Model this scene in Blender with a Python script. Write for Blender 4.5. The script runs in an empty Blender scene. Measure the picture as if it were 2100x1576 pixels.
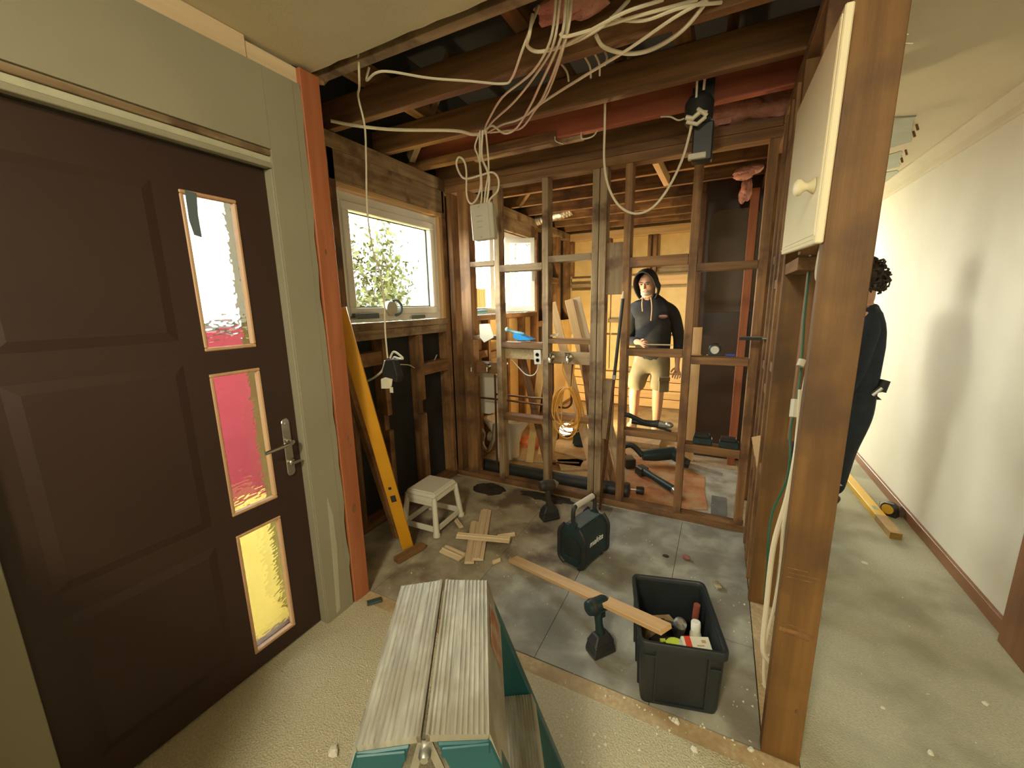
import bpy, bmesh, math, random
from mathutils import Vector, Matrix, Euler
random.seed(7)
SC = bpy.context.scene
COL = SC.collection
PI = math.pi

# ------------------------------------------------------------------ camera, world, lights, exposure
cam = bpy.data.objects.new('camera', bpy.data.cameras.new('camera'))
COL.objects.link(cam)
cam.data.sensor_width = 36.0
cam.data.lens = 830.0 / 2100.0 * 36.0
cam.data.clip_start = 0.02
cam.matrix_world = Matrix(((0.890393, -0.071444, 0.449551, 0.0), (0.454803, 0.180498, -0.872109, 0.0), (-0.018836, 0.980977, 0.193207, 1.48), (0, 0, 0, 1)))
SC.camera = cam
SC.view_settings.view_transform = 'Standard'
SC.view_settings.look = 'None'
SC.view_settings.gamma = 1.0
SC.view_settings.use_curve_mapping = False
SC.view_settings.exposure = 0.95
SC.cycles.max_bounces = 10
SC.cycles.diffuse_bounces = 6
SC.cycles.transmission_bounces = 8
SC.cycles.transparent_max_bounces = 12
SC.cycles.sample_clamp_indirect = 6.0

w = bpy.data.worlds.new('sky'); SC.world = w; w.use_nodes = True
nt = w.node_tree; bg = nt.nodes['Background']
tc = nt.nodes.new('ShaderNodeTexCoord'); sep = nt.nodes.new('ShaderNodeSeparateXYZ')
nt.links.new(tc.outputs['Generated'], sep.inputs[0])
rmp = nt.nodes.new('ShaderNodeValToRGB')
rmp.color_ramp.elements[0].position = 0.0; rmp.color_ramp.elements[0].color = (1.0, 0.97, 0.82, 1)
rmp.color_ramp.elements[1].position = 0.9; rmp.color_ramp.elements[1].color = (0.66, 0.74, 0.80, 1)
nt.links.new(sep.outputs['Z'], rmp.inputs[0]); nt.links.new(rmp.outputs[0], bg.inputs['Color'])
bg.inputs['Strength'].default_value = 20.0

def lamp(name, kind, loc, aim, energy, color, size=None, size_y=None, **kw):
    d = bpy.data.lights.new(name, kind); d.energy = energy; d.color = color
    if kind == 'AREA':
        d.shape = 'RECTANGLE'; d.size = size; d.size_y = size_y or size
    elif size is not None: d.shadow_soft_size = size
    for k, v in kw.items(): setattr(d, k, v)
    o = bpy.data.objects.new(name, d); COL.objects.link(o); o.location = loc
    o.rotation_euler = (Vector(aim) - Vector(loc)).to_track_quat('-Z', 'Y').to_euler()
    return o
def portal(name, loc, aim, sx, sy):
    o = lamp(name, 'AREA', loc, aim, 1, (1, 1, 1), sx, sy); o.data.cycles.is_portal = True
portal('sky_portal_bath', (-2.16, 2.25, 1.78), (0, 2.25, 1.78), 1.1, 0.9)
portal('sky_portal_back', (-2.16, 3.8, 1.80), (0, 3.8, 1.80), 1.6, 0.95)
portal('sky_portal_door', (-1.70, 0.86, 1.0), (0, 0.86, 1.0), 0.3, 1.95)
# added fill light behind the camera, with no known source
lamp('rear_fill_light', 'AREA', (0.12, -1.95, 1.75), (-0.3, 1.2, 1.0), 9, (1.0, 0.90, 0.64), 1.0, 1.0)
lamp('entry_fill_light', 'AREA', (-0.34, -1.0, 2.38), (-0.36, 0.1, 0.0), 29, (1.0, 0.91, 0.66), 0.30, 0.30)  # added overhead fill out of view, brightens the carpet up to a shadow edge
# added fill for the hall, behind the camera on the right; no real window
lamp('hall_fill_light', 'AREA', (0.85, -2.2, 1.8), (0.9, 3.0, 1.2), 6, (1.0, 0.93, 0.70), 0.6, 1.2)

# ------------------------------------------------------------------ materials
MC = {}
def mat(name, c1, c2=None, rough=0.6, metal=0.0, scale=(1, 1, 1), ns=6.0, detail=5.0, lo=0.35, hi=0.65, bump=0.0, bs=None, rnd=0.0, dist=0.0, c3=None, n3=2.0, **kw):
    if name in MC: return MC[name]
    m = bpy.data.materials.new(name); m.use_nodes = True; n = m.node_tree.nodes; l = m.node_tree.links
    b = n['Principled BSDF']; b.inputs['Roughness'].default_value = rough; b.inputs['Metallic'].default_value = metal
    b.inputs['Base Color'].default_value = (*c1, 1)
    for k, v in kw.items(): b.inputs[k].default_value = v
    if c2 is not None or bump:
        t = n.new('ShaderNodeTexCoord'); mp = n.new('ShaderNodeMapping'); mp.inputs['Scale'].default_value = scale
        l.new(t.outputs['Object'], mp.inputs['Vector'])
        vec = mp.outputs['Vector']
        if rnd:
            oi = n.new('ShaderNodeObjectInfo'); vm = n.new('ShaderNodeVectorMath'); vm.operation = 'ADD'
            mu = n.new('ShaderNodeMath'); mu.operation = 'MULTIPLY'; mu.inputs[1].default_value = 37.0
            l.new(oi.outputs['Random'], mu.inputs[0]); l.new(vec, vm.inputs[0]); l.new(mu.outputs[0], vm.inputs[1]); vec = vm.outputs[0]
    if c2 is not None:
        tx = n.new('ShaderNodeTexNoise'); tx.inputs['Scale'].default_value = ns; tx.inputs['Detail'].default_value = detail; tx.inputs['Distortion'].default_value = dist
        l.new(vec, tx.inputs['Vector'])
        r = n.new('ShaderNodeValToRGB'); r.color_ramp.elements[0].position = lo; r.color_ramp.elements[1].position = hi
        r.color_ramp.elements[0].color = (*c1, 1); r.color_ramp.elements[1].color = (*c2, 1)
        l.new(tx.outputs['Fac'], r.inputs['Fac']); out = r.outputs['Color']
        if c3 is not None:
            t3 = n.new('ShaderNodeTexNoise'); t3.inputs['Scale'].default_value = n3; t3.inputs['Detail'].default_value = 4
            l.new(t.outputs['Object'], t3.inputs['Vector'])
            r3 = n.new('ShaderNodeValToRGB'); r3.color_ramp.elements[0].position = 0.48; r3.color_ramp.elements[1].position = 0.62
            l.new(t3.outputs['Fac'], r3.inputs['Fac'])
            mx = n.new('ShaderNodeMix'); mx.data_type = 'RGBA'; mx.inputs['B'].default_value = (*c3, 1)
            l.new(r3.outputs['Color'], mx.inputs['Factor']); l.new(out, mx.inputs['A']); out = mx.outputs['Result']
        if rnd:
            hs = n.new('ShaderNodeHueSaturation'); ma = n.new('ShaderNodeMath'); ma.operation = 'MULTIPLY_ADD'
            ma.inputs[1].default_value = rnd; ma.inputs[2].default_value = 1.0 - rnd / 2
            l.new(oi.outputs['Random'], ma.inputs[0]); l.new(ma.outputs[0], hs.inputs['Value']); l.new(out, hs.inputs['Color']); out = hs.outputs['Color']
        l.new(out, b.inputs['Base Color'])
    if bump:
        tb = n.new('ShaderNodeTexNoise'); tb.inputs['Scale'].default_value = bs or ns * 4; tb.inputs['Detail'].default_value = 4
        l.new(vec, tb.inputs['Vector'])
        bp = n.new('ShaderNodeBump'); bp.inputs['Strength'].default_value = bump; bp.inputs['Distance'].default_value = 0.01
        l.new(tb.outputs['Fac'], bp.inputs['Height']); l.new(bp.outputs['Normal'], b.inputs['Normal'])
    MC[name] = m
    return m
WS = (14, 14, 0.9)       # timber grain runs along local z
wood_old = mat('aged_framing_pine', (0.150, 0.070, 0.024), (0.300, 0.150, 0.055), 0.65, scale=WS, ns=2.2, bump=0.12, bs=6, rnd=0.35, c3=(0.11, 0.05, 0.02), n3=5)
wood_grey = mat('weathered_framing', (0.230, 0.150, 0.075), (0.370, 0.260, 0.145), 0.7, scale=WS, ns=2.4, bump=0.12, bs=6, rnd=0.3, c3=(0.13, 0.07, 0.035), n3=6)
wood_red = mat('red_treated_stud', (0.33, 0.098, 0.034), (0.42, 0.142, 0.056), 0.6, scale=WS, ns=2.0, bump=0.06, bs=6)
wood_dark = mat('dark_joist', (0.135, 0.064, 0.021), (0.235, 0.113, 0.040), 0.7, scale=WS, ns=2.2, bump=0.1, bs=6, rnd=0.3)
wood_redjoist = mat('red_primed_joist', (0.36, 0.095, 0.048), (0.46, 0.135, 0.070), 0.6, scale=WS, ns=2.0, bump=0.05, bs=6)
wood_new = mat('fresh_pine', (0.55, 0.33, 0.14), (0.68, 0.44, 0.21), 0.55, scale=WS, ns=1.8, bump=0.05, bs=6, rnd=0.2)
wood_post = mat('brown_post_timber', (0.130, 0.058, 0.012), (0.205, 0.098, 0.023), 0.6, scale=(16, 16, 0.8), ns=1.6, bump=0.12, bs=5, c3=(0.085, 0.038, 0.010), n3=3)
wood_trim = mat('varnished_trim', (0.20, 0.085, 0.032), (0.27, 0.12, 0.05), 0.4, scale=WS, ns=2.0)
wood_pale = mat('pale_moulding', (0.62, 0.47, 0.29), (0.70, 0.55, 0.36), 0.6, scale=WS, ns=2.0, bump=0.05)
ply_yellow = mat('yellow_wallboard', (0.62, 0.43, 0.17), (0.70, 0.50, 0.22), 0.6, scale=(3, 3, 3), ns=2.5, rnd=0.1)
particle = mat('particleboard', (0.42, 0.30, 0.16), (0.52, 0.40, 0.23), 0.8, ns=60, bump=0.1, bs=200, c3=(0.36, 0.25, 0.13), n3=5)
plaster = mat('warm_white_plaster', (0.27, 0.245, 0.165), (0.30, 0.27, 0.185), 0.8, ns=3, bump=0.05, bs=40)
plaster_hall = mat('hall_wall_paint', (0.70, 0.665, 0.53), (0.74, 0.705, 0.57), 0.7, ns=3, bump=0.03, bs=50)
ceiling_paint = mat('ceiling_paint', (0.56, 0.49, 0.33), (0.60, 0.53, 0.36), 0.85, ns=3, bump=0.12, bs=160)
patch_green = mat('old_green_paint', (0.33, 0.35, 0.26), (0.38, 0.39, 0.30), 0.8, ns=8)
black_paper = mat('black_building_paper', (0.012, 0.012, 0.012), (0.02, 0.019, 0.017), 0.75, ns=3, bump=0.2, bs=4)
roof_dark = mat('dark_roof_underlay', (0.012, 0.012, 0.012), (0.02, 0.018, 0.016), 0.9, ns=2)
door_paint = mat('dark_maroon_door', (0.030, 0.012, 0.007), (0.036, 0.015, 0.009), 0.6, ns=2)
bead_wood = mat('glazing_bead', (0.50, 0.29, 0.15), (0.58, 0.35, 0.19), 0.45, scale=WS, ns=2)
carpet = mat('beige_loop_carpet', (0.48, 0.425, 0.28), (0.60, 0.535, 0.36), 0.95, ns=140, detail=3, bump=0.9, bs=170)
carpet_hall = mat('grey_hall_carpet', (0.40, 0.39, 0.275), (0.48, 0.46, 0.335), 0.95, ns=120, detail=3, bump=0.6, bs=170, c3=(0.34, 0.325, 0.23), n3=3)
subfloor = mat('dirty_hardboard', (0.25, 0.21, 0.14), (0.43, 0.375, 0.265), 0.75, ns=7, detail=9, lo=0.3, hi=0.7, bump=0.15, bs=60, c3=(0.13, 0.095, 0.06), n3=3.2, dist=0.6)
subfloor_grey = mat('grey_vinyl_sheet', (0.21, 0.20, 0.165), (0.42, 0.405, 0.33), 0.6, ns=6, detail=9, lo=0.3, hi=0.7, bump=0.12, bs=60, c3=(0.22, 0.20, 0.155), n3=4, dist=0.6)
concrete = mat('grey_board_floor', (0.33, 0.30, 0.24), (0.44, 0.41, 0.33), 0.8, ns=8, detail=8, c3=(0.24, 0.21, 0.16), n3=5)
terracotta = mat('orange_underlay', (0.36, 0.135, 0.05), (0.50, 0.22, 0.09), 0.75, ns=9, detail=8, bump=0.3, bs=25, c3=(0.44, 0.27, 0.13), n3=7)
black_tar = mat('black_stain', (0.015, 0.011, 0.008), (0.04, 0.03, 0.02), 0.8, ns=20, bump=0.4, bs=60)
upvc = mat('white_window_frame', (0.84, 0.83, 0.76), None, 0.35)
alu = mat('scuffed_aluminium', (0.27, 0.255, 0.205), (0.43, 0.41, 0.335), 0.55, 0.3, scale=(9, 1.2, 1), ns=7, detail=8, bump=0.25, bs=14, c3=(0.30, 0.27, 0.20), n3=9)
teal = mat('teal_plastic', (0.003, 0.060, 0.072), (0.005, 0.078, 0.090), 0.4, ns=5)
chrome = mat('chrome', (0.62, 0.60, 0.55), None, 0.18, 1.0)
steel = mat('galvanised_steel', (0.45, 0.44, 0.40), (0.55, 0.54, 0.5), 0.4, 0.9, ns=30)
copper = mat('aged_copper', (0.10, 0.045, 0.02), (0.16, 0.075, 0.03), 0.45, 0.7, ns=20)
brass = mat('brass', (0.50, 0.46, 0.36), None, 0.3, 1.0)
cable_white = mat('cable_sheath', (0.66, 0.58, 0.42), None, 0.5)
cable_green = mat('green_wire', (0.012, 0.085, 0.045), None, 0.45)
cable_orange = mat('orange_cord', (0.62, 0.29, 0.045), None, 0.45)
plastic_white = mat('white_plastic', (0.62, 0.59, 0.48), (0.66, 0.62, 0.51), 0.4, ns=5)
box_grey = mat('grey_white_plastic', (0.52, 0.48, 0.38), None, 0.45)
plastic_black = mat('black_plastic', (0.018, 0.018, 0.017), (0.024, 0.024, 0.022), 0.45, ns=8)
crate_grey = mat('dark_grey_crate', (0.012, 0.0155, 0.017), (0.018, 0.022, 0.0235), 0.45, ns=6, bump=0.03)
tool_teal = mat('dark_teal_tool', (0.009, 0.024, 0.026), (0.013, 0.033, 0.035), 0.42, ns=6)
tool_black = mat('tool_rubber', (0.014, 0.014, 0.013), (0.024, 0.024, 0.022), 0.6, ns=9)
level_yellow = mat('yellow_level_paint', (0.56, 0.255, 0.008), (0.62, 0.29, 0.012), 0.45, ns=4)
tape_yellow = mat('tape_yellow', (0.70, 0.42, 0.04), None, 0.4)
blue_plastic = mat('blue_plastic', (0.03, 0.26, 0.62), (0.04, 0.30, 0.68), 0.35, ns=4)
blue_grey = mat('blue_grey_handle', (0.10, 0.27, 0.33), None, 0.45)
paper = mat('paper', (0.68, 0.64, 0.50), (0.74, 0.70, 0.56), 0.8, ns=5)
cardboard = mat('cardboard', (0.42, 0.28, 0.14), (0.5, 0.34, 0.18), 0.85, ns=8)
red_print = mat('red_print', (0.60, 0.045, 0.02), None, 0.5)
lime = mat('lime_plastic', (0.55, 0.66, 0.06), None, 0.4)
orange_rag = mat('orange_rag', (0.65, 0.16, 0.06), (0.72, 0.32, 0.16), 0.9, ns=12)
ceramic = mat('white_ceramic', (0.70, 0.66, 0.54), None, 0.15)
insulation = mat('pink_insulation', (0.55, 0.24, 0.18), (0.66, 0.34, 0.27), 0.98, ns=18, bump=1.0, bs=40)
foil = mat('foil_duct', (0.72, 0.68, 0.58), (0.85, 0.82, 0.72), 0.3, 0.9, ns=25, bump=0.6, bs=30)
cream_board = mat('cream_cupboard_paint', (0.80, 0.71, 0.47), (0.83, 0.74, 0.50), 0.5, ns=4, bump=0.03)
skin_m = mat('skin', (0.55, 0.30, 0.18), (0.62, 0.35, 0.22), 0.55, ns=8)
hair_m = mat('dark_hair', (0.025, 0.015, 0.010), (0.05, 0.03, 0.018), 0.6, ns=30)
beard_m = mat('grey_beard', (0.42, 0.34, 0.24), (0.52, 0.44, 0.33), 0.8, ns=40)
black_cloth = mat('black_hoodie', (0.014, 0.014, 0.015), (0.022, 0.022, 0.023), 0.85, ns=14, bump=0.25, bs=9)
khaki = mat('khaki_shorts', (0.20, 0.165, 0.095), (0.25, 0.21, 0.125), 0.85, ns=9, bump=0.5, bs=7)
navy_cloth = mat('navy_jumper', (0.012, 0.018, 0.030), (0.018, 0.026, 0.042), 0.85, ns=10, bump=0.25, bs=9)
denim = mat('dark_work_trousers', (0.014, 0.019, 0.028), (0.022, 0.028, 0.038), 0.85, ns=14, bump=0.3, bs=12)
hivis = mat('reflective_band', (0.55, 0.55, 0.50), None, 0.35)
boot_m = mat('brown_boot', (0.06, 0.035, 0.018), (0.09, 0.05, 0.025), 0.6, ns=9)
sneaker = mat('pale_shoe', (0.60, 0.55, 0.42), None, 0.7)
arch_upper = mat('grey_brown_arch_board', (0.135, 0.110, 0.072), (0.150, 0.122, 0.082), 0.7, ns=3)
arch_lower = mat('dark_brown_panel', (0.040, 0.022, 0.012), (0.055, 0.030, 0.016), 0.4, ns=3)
crumb = mat('plaster_crumb', (0.66, 0.62, 0.50), (0.74, 0.70, 0.58), 0.9, ns=20)
OUT = {'Specular IOR Level': 0.0}
leaf_m = mat('leaf_green', (0.036, 0.040, 0.012), (0.080, 0.080, 0.030), 0.9, ns=3, **OUT)
leaf_far = mat('far_foliage', (0.022, 0.026, 0.02), (0.034, 0.038, 0.027), 0.9, ns=2, **OUT)
bark = mat('bark', (0.05, 0.04, 0.03), None, 0.8)
fence_yellow = mat('yellow_fence', (0.055, 0.036, 0.008), (0.065, 0.042, 0.010), 0.9, scale=WS, ns=2, **OUT)
house_white = mat('white_render', (0.12, 0.12, 0.11), None, 0.9, **OUT)
porch = mat('yellow_porch_concrete', (0.92, 0.66, 0.14), (0.95, 0.72, 0.19), 0.95, ns=4, **OUT)
drive = mat('red_drive_paint', (0.30, 0.045, 0.051), (0.34, 0.055, 0.062), 0.95, ns=2, **OUT)
grass_far = mat('pale_ground', (0.06, 0.06, 0.04), (0.075, 0.07, 0.05), 0.95, ns=2, **OUT)

def glass(name, tint, ior, bump, bs, mixf):
    m = bpy.data.materials.new(name); m.use_nodes = True; n = m.node_tree.nodes; l = m.node_tree.links
    n.remove(n['Principled BSDF']); out = n['Material Output']
    tr = n.new('ShaderNodeBsdfTransparent'); tr.inputs[0].default_value = (*tint, 1)
    if bump:
        g = n.new('ShaderNodeBsdfRefraction'); g.inputs['IOR'].default_value = ior; g.inputs['Roughness'].default_value = 0.0; g.inputs[0].default_value = (*tint, 1)
        t = n.new('ShaderNodeTexCoord'); mp = n.new('ShaderNodeMapping'); mp.inputs['Scale'].default_value = (1, 1, 1.9)
        nz = n.new('ShaderNodeTexNoise'); nz.inputs['Scale'].default_value = bs; nz.inputs['Detail'].default_value = 1.0
        bp = n.new('ShaderNodeBump'); bp.inputs['Strength'].default_value = bump; bp.inputs['Distance'].default_value = 0.02
        l.new(t.outputs['Object'], mp.inputs['Vector']); l.new(mp.outputs['Vector'], nz.inputs['Vector']); l.new(nz.outputs['Fac'], bp.inputs['Height']); l.new(bp.outputs['Normal'], g.inputs['Normal'])
    else:
        g = n.new('ShaderNodeBsdfGlossy'); g.inputs['Roughness'].default_value = 0.0
    mx = n.new('ShaderNodeMixShader'); mx.inputs[0].default_value = mixf
    l.new(tr.outputs[0], mx.inputs[1]); l.new(g.outputs[0], mx.inputs[2]); l.new(mx.outputs[0], out.inputs['Surface'])
    return m
glass_clear = glass('clear_glass', (0.93, 0.95, 0.94), 1.0, 0, 1, 0.04)
glass_ripple = glass('rippled_glass', (0.28, 0.28, 0.27), 1.12, 0.45, 26, 0.9)
glass_obscure = glass('obscure_glass', (0.86, 0.90, 0.86), 1.2, 1.0, 45, 0.9)
glow = bpy.data.materials.new('lamp_diffuser'); glow.use_nodes = True
glow.node_tree.nodes['Principled BSDF'].inputs['Emission Color'].default_value = (1.0, 0.86, 0.5, 1)
glow.node_tree.nodes['Principled BSDF'].inputs['Emission Strength'].default_value = 6.0

# ------------------------------------------------------------------ mesh helpers
class MB:
    """collects vertices and faces of one mesh"""
    def __init__(s): s.v = []; s.f = []
    def add(s, vs, fs):
        n = len(s.v); s.v += [tuple(p) for p in vs]; s.f += [tuple(i + n for i in f) for f in fs]; return s
    def box(s, x0, x1, y0, y1, z0, z1):
        return s.add([(x, y, z) for z in (z0, z1) for (x, y) in ((x0, y0), (x1, y0), (x1, y1), (x0, y1))],
                     [(3, 2, 1, 0), (4, 5, 6, 7), (0, 1, 5, 4), (1, 2, 6, 5), (2, 3, 7, 6), (3, 0, 4, 7)])
    def taper(s, b, t, z0, z1):
        """frustum: b and t are (x0,x1,y0,y1)"""
        q = [(b[0], b[2], z0), (b[1], b[2], z0), (b[1], b[3], z0), (b[0], b[3], z0), (t[0], t[2], z1), (t[1], t[2], z1), (t[1], t[3], z1), (t[0], t[3], z1)]
        return s.add(q, [(3, 2, 1, 0), (4, 5, 6, 7), (0, 1, 5, 4), (1, 2, 6, 5), (2, 3, 7, 6), (3, 0, 4, 7)])
    def beam(s, a, b, w, h, up=(0, 0, 1)):
        a = Vector(a); b = Vector(b); d = (b - a).normalized(); u = Vector(up)
        r = d.cross(u)
        if r.length < 1e-4: r = d.cross(Vector((0, 1, 0)))
        r.normalize(); u = r.cross(d)
        q = [p + r * (sx * w / 2) + u * (sy * h / 2) for p in (a, b) for sx, sy in ((-1, -1), (1, -1), (1, 1), (-1, 1))]
        return s.add(q, [(3, 2, 1, 0), (4, 5, 6, 7), (0, 1, 5, 4), (1, 2, 6, 5), (2, 3, 7, 6), (3, 0, 4, 7)])
    def prism(s, poly, t0, t1, axis='y'):
        """extrude a 2D polygon along an axis; the polygon's coordinates are the two other axes in order"""
        def p3(p, t): return {'x': (t, p[0], p[1]), 'y': (p[0], t, p[1]), 'z': (p[0], p[1], t)}[axis]
        k = len(poly)
        return s.add([p3(p, t0) for p in poly] + [p3(p, t1) for p in poly],
                     [tuple(range(k)), tuple(range(2 * k - 1, k - 1, -1))] + [(i, i + k, (i + 1) % k + k, (i + 1) % k) for i in range(k)])
    def tube(s, pts, r, n=8, closed=False, caps=True):
        P = [Vector(p) for p in pts]; k = len(P); base = len(s.v)
        rr = r if isinstance(r, (list, tuple)) else [r] * k
        t0 = None
        for i in range(k):
            a = P[(i - 1) % k] if (i or closed) else P[i]; b = P[(i + 1) % k] if (i < k - 1 or closed) else P[i]
            d = (b - a)
            d = d.normalized() if d.length > 1e-9 else Vector((0, 0, 1))
            if t0 is None:
                u = d.cross(Vector((0.31, 0.22, 0.93)))
                if u.length < 1e-3: u = d.cross(Vector((1, 0, 0)))
                u.normalize()
            else:
                u = (u - d * u.dot(d))
                u = u.normalized() if u.length > 1e-6 else d.orthogonal().normalized()
            t0 = d; v = d.cross(u)
            for j in range(n):
                an = 2 * PI * j / n; s.v.append(tuple(P[i] + (u * math.cos(an) + v * math.sin(an)) * rr[i]))
        m = k if closed else k - 1
        for i in range(m):
            for j in range(n):
                a = base + i * n + j; b = base + i * n + (j + 1) % n; c = base + ((i + 1) % k) * n + (j + 1) % n; d = base + ((i + 1) % k) * n + j
                s.f.append((a, b, c, d))
        if caps and not closed:
            s.f.append(tuple(base + j for j in range(n - 1, -1, -1))); s.f.append(tuple(base + (k - 1) * n + j for j in range(n)))
        return s
    def lathe(s, prof, n=20, M=None):
        """profile of (radius, z) turned about z, then moved by M"""
        M = M or Matrix(); base = len(s.v); k = len(prof)
        for r, z in prof:
            for j in range(n):
                a = 2 * PI * j / n; s.v.append(tuple(M @ Vector((r * math.cos(a), r * math.sin(a), z))))
        for i in range(k - 1):
            for j in range(n):
                s.f.append((base + i * n + j, base + i * n + (j + 1) % n, base + (i + 1) * n + (j + 1) % n, base + (i + 1) * n + j))
        s.f.append(tuple(base + j for j in range(n - 1, -1, -1))); s.f.append(tuple(base + (k - 1) * n + j for j in range(n)))
        return s
    def blob(s, c, rx, ry, rz, M=None, n=14, m=9, noise=0.0):
        base = len(s.v); M = M or Matrix()
        for i in range(m + 1):
            th = PI * i / m
            for j in range(n):
                ph = 2 * PI * j / n; q = 1 + random.uniform(-noise, noise)
                s.v.append(tuple(M @ Vector((c[0] + rx * q * math.sin(th) * math.cos(ph), c[1] + ry * q * math.sin(th) * math.sin(ph), c[2] + rz * q * math.cos(th)))))
        for i in range(m):
            for j in range(n):
                s.f.append((base + i * n + j, base + (i + 1) * n + j, base + (i + 1) * n + (j + 1) % n, base + i * n + (j + 1) % n))
        return s
def spline(pts, sub=6):
    """Catmull-Rom through the points"""
    P = [Vector(p) for p in pts]; out = []
    if len(P) < 3: return P
    for i in range(len(P) - 1):
        p0 = P[max(i - 1, 0)]; p1 = P[i]; p2 = P[i + 1]; p3 = P[min(i + 2, len(P) - 1)]
        for k in range(sub):
            t = k / sub
            out.append(0.5 * ((2 * p1) + (p2 - p0) * t + (2 * p0 - 5 * p1 + 4 * p2 - p3) * t * t + (3 * p1 - p0 - 3 * p2 + p3) * t ** 3))
    out.append(P[-1]); return out
WM = {}
def tag(o, label=None, cat=None, group=None, kind=None):
    if label: o['label'] = label
    if cat: o['category'] = cat
    if group: o['group'] = group
    if kind: o['kind'] = kind
    return o
def root(name, loc=(0, 0, 0), rz=0.0, label=None, cat=None, group=None, kind=None, M=None):
    o = bpy.data.objects.new(name, None); COL.objects.link(o); o.empty_display_size = 0.05
    Mw = M if M is not None else Matrix.Translation(loc) @ Matrix.Rotation(rz, 4, 'Z')
    o.matrix_basis = Mw; WM[o] = Mw
    return tag(o, label, cat, group, kind)
def put(name, mb, m, parent=None, M=None, world=False, bevel=0.0, smooth=False, label=None, cat=None, group=None, kind=None, segs=1):
    """one mesh object; coordinates are the parent's, or local to M (world=True: M is a world matrix)"""
    me = bpy.data.meshes.new(name); me.from_pydata(mb.v, [], mb.f); me.update()
    bm = bmesh.new(); bm.from_mesh(me); bmesh.ops.recalc_face_normals(bm, faces=bm.faces)
    if bevel:
        ed = [e for e in bm.edges if len(e.link_faces) == 2 and e.calc_face_angle(0) > 0.6]
        bmesh.ops.bevel(bm, geom=ed, offset=bevel, segments=segs, affect='EDGES', clamp_overlap=True)
    if smooth:
        for f in bm.faces: f.smooth = True
        for e in bm.edges:
            if len(e.link_faces) == 2 and e.calc_face_angle(0) > 0.7: e.smooth = False
    bm.to_mesh(me); bm.free()
    me.materials.append(m)
    o = bpy.data.objects.new(name, me); COL.objects.link(o)
    M = M if M is not None else Matrix()
    if parent is not None:
        o.parent = parent
        L = WM[parent].inverted() @ M if world else M
        o.matrix_basis = L; WM[o] = WM[parent] @ L
    else:
        o.matrix_basis = M; WM[o] = M.copy()
    return tag(o, label, cat, group, kind)
def frame_between(a, b, up=(0, 0, 1)):
    """matrix at a, local z towards b"""
    a = Vector(a); b = Vector(b); d = (b - a); L = d.length; d.normalize(); u = Vector(up)
    x = u.cross(d)
    if x.length < 1e-4: x = Vector((1, 0, 0))
    x.normalize(); y = d.cross(x)
    M = Matrix((x, y, d)).transposed().to_4x4(); M.translation = a
    return M, L
def timber(parent, name, a, b, wx, wy, m, up=(0, 0, 1), bevel=0.002, **kw):
    """a stick from a to b; wx across, wy along the up direction; grain along local z"""
    M, L = frame_between(a, b, up)
    return put(name, MB().box(-wx / 2, wx / 2, -wy / 2, wy / 2, 0, L), m, parent, M, True, bevel, **kw)
def stud(parent, x0, x1, y0, y1, z0, z1, m, name='stud', **kw):
    M = Matrix.Translation(((x0 + x1) / 2, (y0 + y1) / 2, z0))
    return put(name, MB().box(-(x1 - x0) / 2, (x1 - x0) / 2, -(y1 - y0) / 2, (y1 - y0) / 2, 0, z1 - z0), m, parent, M, True, 0.002, **kw)
def railx(parent, x0, x1, y0, y1, z0, z1, m, name='nogging', **kw):
    M = Matrix.Translation((x0, (y0 + y1) / 2, (z0 + z1) / 2)) @ Matrix.Rotation(PI / 2, 4, 'Y')
    return put(name, MB().box(-(z1 - z0) / 2, (z1 - z0) / 2, -(y1 - y0) / 2, (y1 - y0) / 2, 0, x1 - x0), m, parent, M, True, 0.002, **kw)
def raily(parent, x0, x1, y0, y1, z0, z1, m, name='nogging', **kw):
    M = Matrix.Translation(((x0 + x1) / 2, y0, (z0 + z1) / 2)) @ Matrix.Rotation(-PI / 2, 4, 'X')
    return put(name, MB().box(-(x1 - x0) / 2, (x1 - x0) / 2, -(z1 - z0) / 2, (z1 - z0) / 2, 0, y1 - y0), m, parent, M, True, 0.002, **kw)
def clone(o, name=None):
    c = o.copy(); COL.objects.link(c); WM[c] = WM[o].copy(); return c
def clone_tree(r, M, label=None, group=None):
    c = r.copy(); COL.objects.link(c); c.matrix_basis = M; WM[c] = M
    if label: c['label'] = label
    if group: c['group'] = group
    for ch in r.children:
        d = ch.copy(); COL.objects.link(d); d.parent = c; d.matrix_basis = ch.matrix_basis.copy()
        for g in ch.children:
            e = g.copy(); COL.objects.link(e); e.parent = d; e.matrix_basis = g.matrix_basis.copy()
    return c
def solo(name, mb, m, label, cat, **kw): return put(name, mb, m, label=label, cat=cat, **kw)
def cable(name, pts, r, m, label=None, parent=None, sub=6, n=7, **kw):
    return put(name, MB().tube(spline(pts, sub), r, n), m, parent, None, parent is not None, smooth=True, label=label, cat=(None if parent else 'cable'), **kw)

H = 2.435                  # underside of the plaster ceiling
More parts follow.
